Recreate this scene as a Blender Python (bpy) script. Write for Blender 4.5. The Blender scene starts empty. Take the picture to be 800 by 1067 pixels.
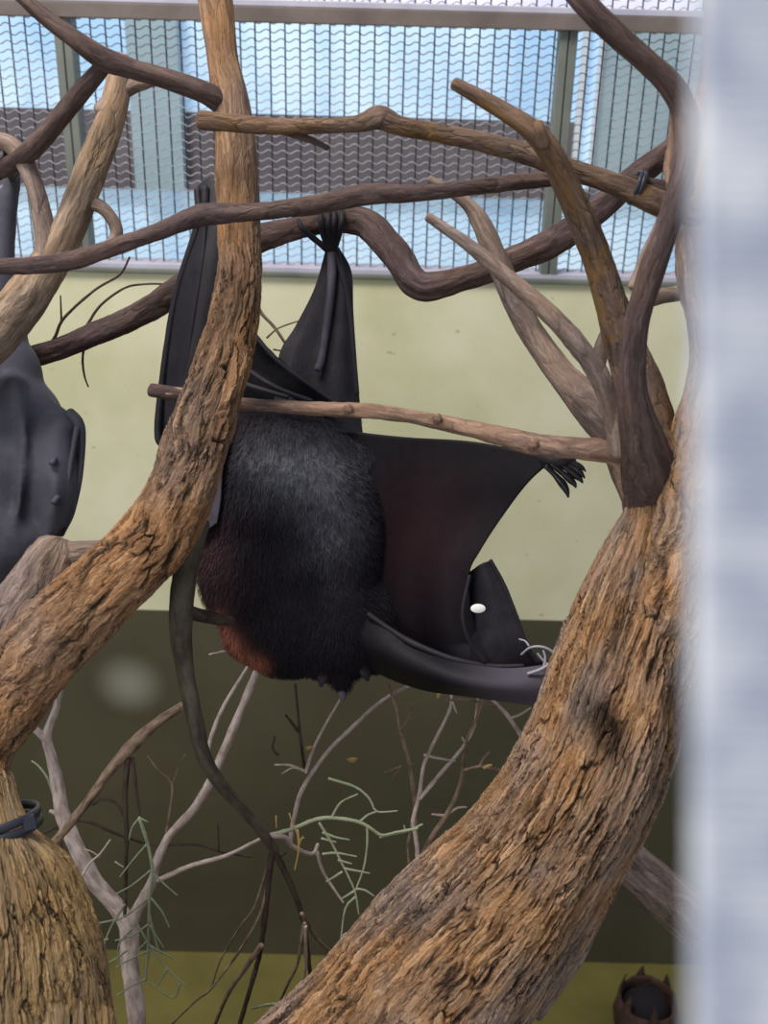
import bpy, bmesh, math, random
import numpy as np
from mathutils import Vector, Matrix, noise
random.seed(7)
SC = bpy.context.scene
COL = SC.collection
# ---------------------------------------------------------------- camera
FPX = 1100.0                      # focal length in pixels of an 800 px wide frame
CAM = Vector((0, 0, 2.56))
PITCH, ROLL = 24.0, 1.5
R3 = Matrix.Rotation(math.radians(90 - PITCH), 3, 'X') @ Matrix.Rotation(math.radians(ROLL), 3, 'Z')
cd = bpy.data.cameras.new('camera'); cam = bpy.data.objects.new('camera', cd); COL.objects.link(cam)
cam.matrix_world = Matrix.Translation(CAM) @ R3.to_4x4()
cd.sensor_fit = 'HORIZONTAL'; cd.sensor_width = 36; cd.lens = FPX / 800 * 36
cd.clip_start = 0.01
cd.dof.use_dof = True; cd.dof.focus_distance = 1.38; cd.dof.aperture_fstop = cd.lens / 6.5
SC.camera = cam
# ---------------------------------------------------------------- world, lights, exposure
w = bpy.data.worlds.new('world'); SC.world = w; w.use_nodes = True
w.node_tree.nodes['Background'].inputs[0].default_value = (0.80, 0.88, 1.0, 1)
w.node_tree.nodes['Background'].inputs[1].default_value = 0.42
def area(name, loc, target, size, power, color, sy=None):
    l = bpy.data.lights.new(name, 'AREA'); l.energy = power; l.color = color; l.size = size
    if sy: l.shape = 'RECTANGLE'; l.size_y = sy
    o = bpy.data.objects.new(name, l); COL.objects.link(o); o.location = loc
    o.rotation_euler = (Vector(target) - Vector(loc)).to_track_quat('-Z', 'Y').to_euler()
area('skylight', (-1.0, 0.9, 4.7), (0.1, 1.6, 1.6), 1.3, 92, (1.0, 0.96, 0.90), 1.0)
area('gallery_lamp', (-1.6, -0.9, 3.0), (0.1, 2.4, 1.5), 0.8, 12, (1.0, 0.95, 0.86))
SC.view_settings.view_transform = 'Standard'; SC.view_settings.look = 'None'
SC.view_settings.exposure = 0.14; SC.view_settings.gamma = 1.0
SC.view_settings.use_curve_mapping = False
# ---------------------------------------------------------------- coordinates
def P(x, y, d):
    """world point seen at (x, y) of the 800x1067 frame at depth d along the camera axis"""
    return CAM + R3 @ Vector(((x - 400) / FPX * d, -(y - 533.5) / FPX * d, -d))
def W(x, y, Y):
    """world point on the vertical plane at distance Y"""
    r = R3 @ Vector(((x - 400) / FPX, -(y - 533.5) / FPX, -1))
    return CAM + r * (Y / r.y)
WALL_Y = 2.4
def to_px(v):
    q = R3.transposed() @ (Vector(v) - CAM); d = -q.z
    return 400 + q.x / d * FPX, 533.5 - q.y / d * FPX, d
# ---------------------------------------------------------------- materials
def srgb(r, g, b):
    f = lambda c: (c / 255 / 12.92) if c / 255 <= .04045 else ((c / 255 + .055) / 1.055) ** 2.4
    return (f(r), f(g), f(b), 1)
class NT:
    def __init__(s, name):
        s.m = bpy.data.materials.new(name); s.m.use_nodes = True; s.t = s.m.node_tree
        s.b = s.t.nodes['Principled BSDF']; s.out = s.t.nodes['Material Output']
    def n(s, typ, **kw):
        nd = s.t.nodes.new(typ)
        for k, v in kw.items():
            if k.startswith('i_'):
                key = k[2:]; key = int(key) if key.isdigit() else key.replace('_', ' ')
                if hasattr(v, 'is_linked'): s.t.links.new(v, nd.inputs[key])
                else: nd.inputs[key].default_value = v
            else: setattr(nd, k, v)
        return nd
    def link(s, a, b): s.t.links.new(a, b)
    def math(s, op, a, b=None, c=None, clamp=False):
        nd = s.t.nodes.new('ShaderNodeMath'); nd.operation = op; nd.use_clamp = clamp
        for i, v in enumerate((a, b, c)):
            if v is None: continue
            if hasattr(v, 'is_linked'): s.t.links.new(v, nd.inputs[i])
            else: nd.inputs[i].default_value = v
        return nd.outputs[0]
    def ramp(s, fac, stops):
        nd = s.t.nodes.new('ShaderNodeValToRGB'); s.t.links.new(fac, nd.inputs[0])
        e = nd.color_ramp.elements
        e[0].position, e[0].color = stops[0][0], stops[0][1]
        e[1].position, e[1].color = stops[-1][0], stops[-1][1]
        for p, c in stops[1:-1]:
            q = e.new(p); q.color = c
        return nd.outputs[0]
    def mix(s, fac, a, b, mode='MIX'):
        nd = s.t.nodes.new('ShaderNodeMix'); nd.data_type = 'RGBA'; nd.blend_type = mode
        for i, v in ((0, fac), (6, a), (7, b)):
            if hasattr(v, 'is_linked'): s.t.links.new(v, nd.inputs[i])
            else: nd.inputs[i].default_value = v
        return nd.outputs[2]
    def noise(s, vec, scale, detail=4, rough=.55, dist=0.0):
        nd = s.n('ShaderNodeTexNoise', i_Scale=scale, i_Detail=detail, i_Roughness=rough, i_Distortion=dist)
        if vec is not None: s.link(vec, nd.inputs['Vector'])
        return nd.outputs[0]
    def vscale(s, vec, sc):
        nd = s.n('ShaderNodeMapping', i_Scale=sc); s.link(vec, nd.inputs['Vector']); return nd.outputs[0]
    def bump(s, h, strength, dist):
        nd = s.n('ShaderNodeBump', i_Strength=strength, i_Distance=dist); s.link(h, nd.inputs['Height'])
        s.link(nd.outputs[0], s.b.inputs['Normal'])
    def set(s, **kw):
        for k, v in kw.items():
            k = k.replace('_', ' ')
            if hasattr(v, 'is_linked'): s.link(v, s.b.inputs[k])
            else: s.b.inputs[k].default_value = v
        return s.m
def bark_material(name, gold, grey, pale, dark, disp=.006, cscale=1.0, stretch=.22, lichen=None, seed=0.0):
    """flaky bark: plates stretched along the grain, split by dark cracks; 'rough' sets how flaky"""
    t = NT(name)
    at = t.n('ShaderNodeAttribute', attribute_name='bark').outputs['Vector']
    ro = t.n('ShaderNodeAttribute', attribute_name='rough').outputs['Fac']
    off = t.n('ShaderNodeVectorMath', operation='ADD', i_0=at); off.inputs[1].default_value = (seed, seed * .7, seed * 1.3)
    at = off.outputs[0]
    warp = t.n('ShaderNodeTexNoise', i_Scale=20.0, i_Detail=4.0); t.link(at, warp.inputs['Vector'])
    w1 = t.n('ShaderNodeVectorMath', operation='SUBTRACT'); t.link(warp.outputs[1], w1.inputs[0]); w1.inputs[1].default_value = (.5, .5, .5)
    w2 = t.n('ShaderNodeVectorMath', operation='MULTIPLY_ADD'); t.link(w1.outputs[0], w2.inputs[0]); w2.inputs[1].default_value = (.022, .022, .03); t.link(at, w2.inputs[2])
    v = w2.outputs[0]
    st = t.vscale(v, (1, 1, stretch))
    vor = t.n('ShaderNodeTexVoronoi', feature='DISTANCE_TO_EDGE', i_Scale=62.0 * cscale); t.link(st, vor.inputs['Vector'])
    cellv = t.n('ShaderNodeTexVoronoi', i_Scale=62.0 * cscale); t.link(st, cellv.inputs['Vector'])
    cell = t.n('ShaderNodeSeparateColor'); t.link(cellv.outputs['Color'], cell.inputs[0])
    fib = t.noise(t.vscale(v, (1, 1, stretch * .45)), 150 * cscale, 5, .65)
    mid = t.noise(st, 55 * cscale, 5, .62)
    big = t.noise(at, 9, 3, .5)
    fine = t.noise(at, 240, 4, .6)
    crackmask = t.n('ShaderNodeMapRange', i_1=.47, i_2=.60); t.link(t.noise(t.vscale(at, (1, 1, .5)), 26, 3, .6), crackmask.inputs[0])
    edge = t.n('ShaderNodeMapRange', i_1=0.0, i_2=.085); t.link(vor.outputs['Distance'], edge.inputs[0])
    crack = t.math('MULTIPLY', t.math('SUBTRACT', 1.0, edge.outputs[0]), crackmask.outputs[0])       # 1 in the cracks
    crack = t.math('MULTIPLY', crack, ro)
    rid = t.n('ShaderNodeMapRange', i_1=.34, i_2=.45); t.link(mid, rid.inputs[0])
    gap = t.math('MULTIPLY', t.math('SUBTRACT', 1.0, rid.outputs[0]), ro)
    dk = t.math('MAXIMUM', crack, t.math('MULTIPLY', gap, .85), clamp=True)
    # colour
    m1 = t.n('ShaderNodeMapRange', i_1=.40, i_2=.62); t.link(big, m1.inputs[0])
    base = t.mix(m1.outputs[0], gold, grey)
    m2 = t.n('ShaderNodeMapRange', i_1=.45, i_2=.72); t.link(fib, m2.inputs[0])
    base = t.mix(t.math('MULTIPLY', m2.outputs[0], .85), base, pale)
    m3_ = t.n('ShaderNodeMapRange', i_1=.50, i_2=.36); t.link(t.noise(t.vscale(v, (1, 1, stretch * .6)), 95 * cscale, 4, .7), m3_.inputs[0])
    streak = t.math('MULTIPLY', m3_.outputs[0], t.math('MULTIPLY_ADD', ro, .75, .1))
    base = t.mix(t.math('MULTIPLY', streak, .45), base, dark)
    tint = t.math('MULTIPLY_ADD', cell.outputs[0], .5, .74)
    hs = t.n('ShaderNodeHueSaturation', i_Value=tint); t.link(base, hs.inputs['Color']); base = hs.outputs[0]
    base = t.mix(t.math('MULTIPLY', t.math('SUBTRACT', .5, fine), .9, clamp=True), base, dark)
    if lichen:
        lm = t.n('ShaderNodeMapRange', i_1=.54, i_2=.62); t.link(t.noise(at, 17, 5, .65), lm.inputs[0])
        base = t.mix(t.math('MULTIPLY', lm.outputs[0], .7), base, lichen)
    sa = t.n('ShaderNodeAttribute', attribute_name='stain_or_glare').outputs['Fac']
    base = t.mix(t.math('MULTIPLY', sa, t.math('MULTIPLY_ADD', mid, 1.1, .25), clamp=True), base, dark)
    base = t.mix(dk, base, dark)
    h = t.math('ADD', t.math('MULTIPLY', fib, .55), t.math('MULTIPLY', mid, .55))
    h = t.math('ADD', h, t.math('MULTIPLY', cell.outputs[1], t.math('MULTIPLY', ro, .30)))
    h = t.math('SUBTRACT', h, t.math('MULTIPLY', dk, .75))
    h = t.math('SUBTRACT', h, t.math('MULTIPLY', streak, .45))
    h = t.math('SUBTRACT', h, t.math('MULTIPLY', sa, .8))
    h = t.math('ADD', h, t.math('MULTIPLY', fine, .16))
    h = t.math('MULTIPLY', h, t.math('MULTIPLY_ADD', ro, .8, .2))
    dn = t.n('ShaderNodeDisplacement', i_Midlevel=.45, i_Scale=disp); t.link(h, dn.inputs['Height'])
    t.link(dn.outputs[0], t.out.inputs['Displacement'])
    t.m.displacement_method = 'BOTH'
    return t.set(Base_Color=base, Roughness=.85, Specular_IOR_Level=.25)
M = {}
M['bark_gold'] = bark_material('golden_bark', srgb(164, 120, 80), srgb(134, 114, 106), srgb(204, 172, 138), srgb(36, 26, 21), .009, 1.5, .16)
M['bark_left'] = bark_material('left_bark', srgb(148, 106, 70), srgb(120, 98, 86), srgb(180, 146, 112), srgb(34, 25, 20), .007, 1.9, .16, None, 3.0)
M['bark_base'] = bark_material('trunk_base_bark', srgb(168, 134, 88), srgb(142, 120, 98), srgb(198, 170, 130), srgb(28, 21, 17), .0085, 1.9, .15, None, 5.0)
M['bark_grey'] = bark_material('grey_bark', srgb(134, 112, 98), srgb(116, 100, 96), srgb(168, 148, 136), srgb(40, 31, 28), .0035, 1.3, .25, None, 8.0)
M['bark_fork'] = bark_material('fork_bark', srgb(112, 86, 68), srgb(98, 82, 76), srgb(140, 116, 96), srgb(38, 29, 26), .004, 1.5, .25, srgb(122, 92, 50), 9.0)
M['bark_limb'] = bark_material('tan_limb_bark', srgb(150, 122, 96), srgb(130, 112, 100), srgb(178, 156, 134), srgb(40, 31, 27), .004, 1.3, .25, None, 7.0)
M['bark_dark'] = bark_material('dark_bark', srgb(84, 66, 60), srgb(76, 62, 64), srgb(116, 96, 90), srgb(30, 24, 25), .003, 1.5, .2, None, 11.0)
M['bark_perch'] = bark_material('perch_bark', srgb(152, 120, 100), srgb(124, 100, 90), srgb(178, 146, 122), srgb(60, 44, 40), .0016, 1.6, .25, None, 13.0)
def plain_wood(name, c1, c2, scale=60, rough=.8):
    t = NT(name)
    at = t.n('ShaderNodeAttribute', attribute_name='bark').outputs['Vector']
    f = t.noise(t.vscale(at, (1, 1, .35)), scale * 2, 4, .6)
    c = t.ramp(f, [(.35, c1), (.65, c2)])
    t.bump(f, .5, .001)
    return t.set(Base_Color=c, Roughness=rough, Specular_IOR_Level=.2)
M['twig_pale'] = plain_wood('pale_twig_wood', srgb(152, 132, 127), srgb(206, 190, 182))
M['twig_brown'] = plain_wood('brown_twig_wood', srgb(94, 76, 64), srgb(158, 136, 116))
M['twig_dark'] = plain_wood('dark_twig_wood', srgb(52, 42, 38), srgb(88, 74, 66))
M['twig_green'] = plain_wood('green_twig_wood', srgb(130, 140, 112), srgb(172, 178, 148))
M['hang_wood'] = plain_wood('grey_green_wood', srgb(62, 56, 48), srgb(94, 86, 74), 40)
M['leaf_gold'] = plain_wood('dry_leaf', srgb(176, 140, 84), srgb(206, 174, 112))
M['claw_pale'] = NT('pale_claw').set(Base_Color=srgb(150, 148, 160), Roughness=.4)
M['claw_dark'] = NT('dark_claw').set(Base_Color=srgb(30, 28, 32), Roughness=.3)
M['tie'] = NT('black_tie').set(Base_Color=srgb(44, 46, 58), Roughness=.4)
def membrane_material(name, c1, c2, rough=.5, scale=30, bump=.35, use_col=False, sheen=.04, spec=.3):
    t = NT(name)
    co = t.n('ShaderNodeTexCoord').outputs['Object']
    f = t.noise(co, scale, 5, .6)
    c = t.ramp(f, [(.35, c1), (.68, c2)])
    if use_col:
        ca = t.n('ShaderNodeAttribute', attribute_name='tint').outputs['Color']
        c = t.mix(1.0, c, ca, 'ADD')
    wr = t.noise(t.vscale(co, (1, 1, .35)), 70, 5, .7, .6)
    t.bump(t.math('ADD', wr, t.math('MULTIPLY', t.noise(co, 420, 3, .6), .35)), bump, .003)
    t.set(Base_Color=c, Roughness=rough, Specular_IOR_Level=spec)
    t.b.inputs['Sheen Weight'].default_value = sheen; t.b.inputs['Sheen Roughness'].default_value = .5
    return t.m
M['membrane'] = membrane_material('black_wing_skin', srgb(24, 21, 28), srgb(38, 34, 42), .58)
M['membrane_tint'] = membrane_material('brown_black_wing_skin', srgb(13, 11, 16), srgb(20, 17, 23), .6, 30, .25, True, 0, .2)
M['membrane_black'] = membrane_material('black_fold_skin', srgb(16, 14, 19), srgb(25, 22, 28), .6, 30, .35, False, 0, .2)
M['membrane_grey'] = membrane_material('grey_wing_skin', srgb(62, 57, 68), srgb(86, 80, 92), .6)
M['wrapped_skin'] = membrane_material('slate_wing_skin', srgb(62, 61, 71), srgb(84, 82, 93), .6, 14, .3)
def fur_material(name):
    t = NT(name)
    ca = t.n('ShaderNodeAttribute', attribute_name='tint').outputs['Color']
    t.set(Base_Color=ca, Roughness=.75, Specular_IOR_Level=.15)
    return t.m
M['fur'] = fur_material('dark_fur')
# ---------------------------------------------------------------- mesh helpers
def mesh_obj(name, verts, faces, mat, parent=None, attrs=None, smooth=True):
    me = bpy.data.meshes.new(name); me.from_pydata([tuple(v) for v in verts], [], faces); me.update()
    if smooth: me.polygons.foreach_set('use_smooth', [True] * len(me.polygons))
    if mat: me.materials.append(mat)
    if attrs:
        for k, (typ, data) in attrs.items():
            a = me.attributes.new(k, typ, 'POINT')
            fld = {'FLOAT': 'value', 'FLOAT_VECTOR': 'vector', 'FLOAT_COLOR': 'color'}[typ]
            a.data.foreach_set(fld, np.asarray(data, dtype=np.float32).ravel())
    o = bpy.data.objects.new(name, me); COL.objects.link(o)
    if parent: o.parent = parent
    return o
def tag(o, label=None, cat=None, group=None, kind=None):
    if label: o['label'] = label
    if cat: o['category'] = cat
    if group: o['group'] = group
    if kind: o['kind'] = kind
    return o
def thing(name, label, cat, loc, group=None):
    o = bpy.data.objects.new(name, None); o.empty_display_size = .05; COL.objects.link(o); o.location = loc
    bpy.context.view_layer.update()
    return tag(o, label, cat, group)
def adopt(o, root):
    """parent o (built in world space) under root, keeping it where it stands"""
    o.parent = root
    base = Vector((0, 0, 0)); q = root
    while q: base += q.location; q = q.parent
    o.location = -base
    return o
def rebase(o, loc):
    """move the origin of a mesh built in world space to loc"""
    o.data.transform(Matrix.Translation(-Vector(loc))); o.location = loc
    return o
def crom(pts, step):
    """Catmull-Rom through rows [x,y,z,r,...], resampled about every step metres"""
    p = np.array(pts, dtype=float); p = np.vstack([2 * p[0] - p[1], p, 2 * p[-1] - p[-2]])
    out = []
    for i in range(1, len(p) - 2):
        L = np.linalg.norm(p[i + 1][:3] - p[i][:3]); n = max(1, int(math.ceil(L / step)))
        for k in range(n):
            t = k / n
            q = .5 * ((2 * p[i]) + (-p[i - 1] + p[i + 1]) * t + (2 * p[i - 1] - 5 * p[i] + 4 * p[i + 1] - p[i + 2]) * t * t + (-p[i - 1] + 3 * p[i] - 3 * p[i + 1] + p[i + 2]) * t ** 3)
            out.append(q)
    out.append(p[-2]); return np.array(out)
def rows(px):
    """pixel control points (x, y, depth, radius px[, rough]) -> world rows"""
    out = []
    for q in px:
        x, y, d, r = q[:4]; ro = q[4] if len(q) > 4 else .5
        v = P(x, y, d); out.append([v.x, v.y, v.z, r * d / FPX, ro])
    return out
def tube_data(rw, step, sides, lump=.06, seed=0, caps=(True, True), flat=1.0):
    s = crom(rw, step); n = len(s); c = s[:, :3]
    tan = np.gradient(c, axis=0); tan /= (np.linalg.norm(tan, axis=1)[:, None] + 1e-12)
    up = np.array([0, 0, 1.0]) if abs(tan[0][2]) < .9 else np.array([1.0, 0, 0])
    u = np.cross(tan[0], up); u /= np.linalg.norm(u)
    verts, bark, rough = [], [], []
    L = 0.0; rings = []
    r_mean = float(np.mean(s[:, 3]))
    def ring(center, u, v, r, vv, ro):
        base = len(verts)
        for k in range(sides):
            a = 2 * math.pi * k / sides; ca, sa = math.cos(a), math.sin(a)
            nn = noise.noise(Vector((ca * 1.3 + seed, sa * 1.3, vv / (r_mean * 3.2)))) * lump * 1.6 + noise.noise(Vector((ca * 3 + seed, sa * 3, vv / (r_mean * 1.2)))) * lump * .7
            rr = r * (1 + nn)
            verts.append(center + (u * ca + v * sa * flat) * rr)
            bark.append((ca * r_mean, sa * r_mean, vv)); rough.append(ro)
        rings.append(base)
    frames = []
    for i in range(n):
        if i: 
            L += np.linalg.norm(c[i] - c[i - 1])
            u = u - tan[i] * np.dot(u, tan[i]); u /= np.linalg.norm(u)
        frames.append((c[i], u.copy(), np.cross(tan[i], u), s[i][3], L, s[i][4] if s.shape[1] > 4 else .5))
    def cap(idx, sign):
        ce, uu, vv, r, l, ro = frames[idx]; t = tan[idx] * sign
        return [(ce + t * r * .55 * math.sin(a), uu, vv, r * math.cos(a), l + sign * r * .55 * math.sin(a), ro) for a in (.45, .9, 1.3)]
    seq = []
    if caps[0]: seq += cap(0, -1)[::-1]
    seq += frames
    if caps[1]: seq += cap(-1, 1)
    for f in seq: ring(*f)
    faces = []
    for a, b in zip(rings[:-1], rings[1:]):
        for k in range(sides):
            k2 = (k + 1) % sides; faces.append((a + k, a + k2, b + k2, b + k))
    faces.append(tuple(range(rings[0] + sides - 1, rings[0] - 1, -1))); faces.append(tuple(range(rings[-1], rings[-1] + sides)))
    return verts, faces, bark, rough
def tube(name, rw, mat, parent=None, step=.004, sides=None, lump=.06, caps=(True, True), flat=1.0, stains=None, dmax=9):
    rmax = max(r[3] for r in rw)
    if sides is None: sides = max(8, min(300, int(2 * math.pi * rmax / step)))
    v, f, b, ro = tube_data(rw, step, sides, lump, random.random() * 50, caps, flat)
    at_ = {'bark': ('FLOAT_VECTOR', b), 'rough': ('FLOAT', ro)}
    if stains:
        at_['stain_or_glare'] = ('FLOAT', [min(1, sum(k * math.exp(-((X[0] - a) / p) ** 2 - ((X[1] - c) / q) ** 2) for a, c, p, q, k in stains)) if X[2] < dmax else 0 for X in map(to_px, v)])
    o = mesh_obj(name, v, f, mat, None, at_)
    if parent: adopt(o, parent)
    return o
def ptube(name, px, mat, parent=None, **kw): return tube(name, rows(px), mat, parent, **kw)
def box(verts, faces, lo, hi):
    b = len(verts)
    for x in (lo[0], hi[0]):
        for y in (lo[1], hi[1]):
            for z in (lo[2], hi[2]): verts.append((x, y, z))
    for f in ((0, 1, 3, 2), (4, 6, 7, 5), (0, 4, 5, 1), (2, 3, 7, 6), (0, 2, 6, 4), (1, 5, 7, 3)): faces.append(tuple(b + i for i in f))
def struct(name, boxes, mat, bevel=0):
    v, f = [], []
    for lo, hi in boxes: box(v, f, lo, hi)
    o = mesh_obj(name, v, f, mat, smooth=False)
    if bevel:
        m = o.modifiers.new('bevel', 'BEVEL'); m.width = bevel; m.segments = 2
    return tag(o, kind='structure')
# ---------------------------------------------------------------- the setting
def paint(name, c1, c2, scale=2.5, rough=.6, bump=.1, spec=.3, stain_or_glare=None):
    t = NT(name); co = t.n('ShaderNodeTexCoord').outputs['Object']
    f = t.noise(co, scale, 5, .55)
    c = t.ramp(f, [(.35, c1), (.65, c2)])
    sp = t.n('ShaderNodeMapRange', i_1=.73, i_2=.78); t.link(t.noise(co, 36, 2, .5), sp.inputs[0])
    c = t.mix(t.math('MULTIPLY', sp.outputs[0], .35), c, srgb(70, 66, 48))
    if stain_or_glare:  # soft pale spot: glass glare mixed into the paint colour
        loc, rad, colr = stain_or_glare
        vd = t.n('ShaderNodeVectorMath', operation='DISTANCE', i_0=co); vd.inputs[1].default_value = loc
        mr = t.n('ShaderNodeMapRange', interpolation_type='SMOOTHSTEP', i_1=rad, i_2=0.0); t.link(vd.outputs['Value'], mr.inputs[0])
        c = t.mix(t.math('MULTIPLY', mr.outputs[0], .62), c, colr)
    t.bump(t.noise(co, 130, 4, .6), bump, .003)
    return t.set(Base_Color=c, Roughness=rough, Specular_IOR_Level=spec)
Z_FLOOR = 0.0
z_dado = W(370, 641, WALL_Y).z
z_sill = W(400, 287, WALL_Y).z
z_bar = W(400, 18, WALL_Y).z
z_floor = W(400, 996, WALL_Y).z
M['wall_pale'] = paint('pale_green_paint', srgb(212, 208, 168), srgb(234, 229, 198), 3.0)
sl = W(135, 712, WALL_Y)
M['wall_dark'] = paint('olive_brown_paint', srgb(78, 74, 57), srgb(90, 86, 66), 2.2, .6, .1, .3, (tuple(sl), .115, srgb(176, 172, 160)))  # lower wall, with a glare spot of the viewing glass painted in
M['floor'] = paint('olive_floor_paint', srgb(104, 97, 50), srgb(124, 114, 60), 4.0, .7)
M['steel'] = paint('grey_green_steel', srgb(104, 108, 102), srgb(124, 128, 120), 8.0, .5)
M['steel_light'] = paint('pale_steel', srgb(176, 172, 188), srgb(196, 192, 206), 8.0, .5)
M['steel_brown'] = paint('brown_steel', srgb(104, 92, 88), srgb(124, 112, 106), 8.0, .5)
struct('floor', [((-4, -1.5, z_floor - .1), (4, WALL_Y + .1, z_floor))], M['floor'])
struct('wall_back', [((-4, WALL_Y, z_dado), (4, WALL_Y + .12, z_sill))], M['wall_pale'])
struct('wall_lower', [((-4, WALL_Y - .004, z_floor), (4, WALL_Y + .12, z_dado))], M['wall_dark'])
struct('trim_1', [((-4, WALL_Y - .006, z_sill + .004), (4, WALL_Y + .07, z_sill + .012))], M['steel_light'])
struct('sill_shadow_strip', [((-4, WALL_Y - .012, z_sill - .008), (4, WALL_Y + .07, z_sill + .004))], M['steel'], .003)  # grey strip standing in for the shadow below the sill
struct('trim_2', [((-4, WALL_Y - .02, z_bar - .016), (4, WALL_Y + .03, z_bar + .014))], M['steel_brown'], .002)
struct('trim_3', [((-4, WALL_Y - .02, z_bar + .014), (4, WALL_Y + .03, z_bar + .027))], M['steel_light'], .002)
# the lit hall behind the wire mesh
HY = WALL_Y + 1.1
def emit(name, c, s, c2=None):
    t = NT(name); co = t.n('ShaderNodeTexCoord').outputs['Object']
    f = t.noise(t.vscale(co, (1, 1, .5)), 3.0, 3, .6)
    col = t.ramp(f, [(.38, c), (.62, c2 or c)])
    t.link(col, t.b.inputs['Emission Color']); t.b.inputs['Emission Strength'].default_value = s
    return t.set(Base_Color=col, Roughness=.6)
M['pane'] = emit('daylit_blue_pane', srgb(158, 194, 228), .42, srgb(200, 224, 244))
M['pane_lilac'] = emit('daylit_lilac_pane', srgb(205, 205, 230), .5, srgb(225, 222, 240))
M['pane_teal'] = emit('daylit_teal_pane', srgb(128, 148, 158), .3, srgb(146, 164, 172))
M['hall_dark'] = paint('dim_brown_panel', srgb(100, 92, 98), srgb(120, 112, 116), 3)
M['hall_teal'] = paint('teal_grey_panel', srgb(150, 172, 184), srgb(170, 192, 202), 3)
M['hall_white'] = paint('white_frame', srgb(220, 228, 236), srgb(235, 240, 246), 3)
def hx(x, y=150): return W(x, y, HY).x
def hz(y, x=400): return W(x, y, HY).z
z0, z1, z2, z3 = hz(320), hz(196), hz(122), hz(6)
struct('window_1', [((-3.5, HY, z0 - .5), (3.5, HY + .03, z1))], M['pane'])
struct('window_2', [((-3.5, HY, z2), (hx(604), HY + .03, z3))], M['pane'])
struct('window_3', [((hx(618), HY - .01, z1 + .0), (3.5, HY + .02, z3))], M['pane_teal'])
struct('window_4', [((-3.5, HY - .02, z3), (3.5, HY + .01, z3 + .8))], M['pane_lilac'])
struct('trim_4', [((hx(596), HY - .03, z1), (hx(602), HY, z3)), ((hx(614), HY - .03, z1), (hx(618), HY, z3))], M['hall_white'])
struct('window_5', [((hx(602), HY, z1), (hx(614), HY + .03, z3))], M['pane'])
struct('wall_hall', [((-3.5, HY - .01, z1), (hx(596), HY + .05, z2))], M['hall_dark'])
struct('column_1', [((hx(146), HY - .10, z1 - .01), (hx(196), HY - .02, z3))], M['hall_teal'])
struct('trim_5', [((-3.5, HY - .06, z1 - .015), (3.5, HY - .01, z1 + .015))], M['hall_dark'])
# ---------------------------------------------------------------- wire mesh panels
M['wire'] = NT('crimped_wire').set(Base_Color=srgb(160, 158, 168), Roughness=.4, Metallic=.1)
M['wire_dark'] = NT('straight_wire').set(Base_Color=srgb(34, 32, 40), Roughness=.5)
def wires(x0, x1, za, zb, name, parent):
    sx, sz, r = .0315, .0172, .0018
    V, F = [], []
    def add(path, sides=5):
        pts = np.array(path); n = len(pts); base = len(V)
        tan = np.gradient(pts, axis=0); tan /= np.linalg.norm(tan, axis=1)[:, None]
        for i in range(n):
            a = np.array([0, 1.0, 0]); b = np.cross(tan[i], a)
            for k in range(sides):
                g = 2 * math.pi * k / sides; V.append(pts[i] + (a * math.cos(g) + b * math.sin(g)) * r)
        for i in range(n - 1):
            for k in range(sides):
                k2 = (k + 1) % sides; F.append((base + i * sides + k, base + i * sides + k2, base + (i + 1) * sides + k2, base + (i + 1) * sides + k))
    xs = np.arange(x0 + sx * .5, x1, sx)
    for j, x in enumerate(xs): add([(x, WALL_Y + .035 , z) for z in np.linspace(za, zb, 4)])
    r = .0012; adopt(mesh_obj('straight_wires', V, F, M['wire_dark']), parent)
    V, F = [], []
    for z in np.arange(za + .008, zb, sz):
        n = int((x1 - x0) / sx * 8); row = int(round((z - za) / sz))
        path = []
        for i in range(n + 1):
            x = x0 + (x1 - x0) * i / n; ph = (x - x0 - sx * .5) / sx
            path.append((x, WALL_Y + .0335 - .0024 * math.cos(math.pi * (ph + row)), z - .0036 * math.sin(2 * math.pi * ph)))
        add(path)
    return adopt(mesh_obj('crimped_wires', V, F, M['wire']), parent)
post_l, post_r = W(76, 150, WALL_Y).x, W(583, 150, WALL_Y).x
def mesh_panel(x0, x1, label):
    t = thing('wire_mesh_panel', label, 'mesh panel', ((x0 + x1) / 2, WALL_Y + .03, z_sill + .012), 'wire mesh panels above the wall')
    wires(x0, x1, z_sill + .008, z_bar - .012, 'wire_mesh', t)
    zt = z_bar - .012
    for xx in (x0, x1 - .017):
        v, f = [], []; box(v, f, (xx, WALL_Y - .004, z_sill + .012), (xx + .017, WALL_Y + .045, zt))
        fr = mesh_obj('edge_bar', v, f, M['steel'], smooth=False); m = fr.modifiers.new('b', 'BEVEL'); m.width = .0015
        adopt(fr, t); fr['label'] = 'grey-green steel edge bar'
    return t
g = .0012
mesh_panel(-1.9, post_l - g, 'crimped wire mesh panel left of the left steel post')
mesh_panel(post_l + g, post_r - g, 'wide crimped wire mesh panel between the two steel posts')
mesh_panel(post_r + g, 1.9, 'crimped wire mesh panel right of the right steel post, partly behind blur')
t = thing('wire_mesh_panel', 'wire mesh strip above the brown steel rail at the very top', 'mesh panel', (0, WALL_Y + .03, z_bar + .027), 'wire mesh panels above the wall')
wires(-1.9, 1.9, z_bar + .022, z_bar + .40, 'wire_mesh', t)
# ---------------------------------------------------------------- trees
def to_floor(px, dx=0.0):
    """rows of px plus a straight run down into the floor"""
    r = rows(px); a = r[0]
    return [[a[0] + dx, a[1] + .02, z_floor - .03, a[3] * 1.25, a[4]], [a[0] + dx * .6, a[1] + .01, (a[2] + z_floor) / 2, a[3] * 1.12, a[4]]] + r
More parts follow.
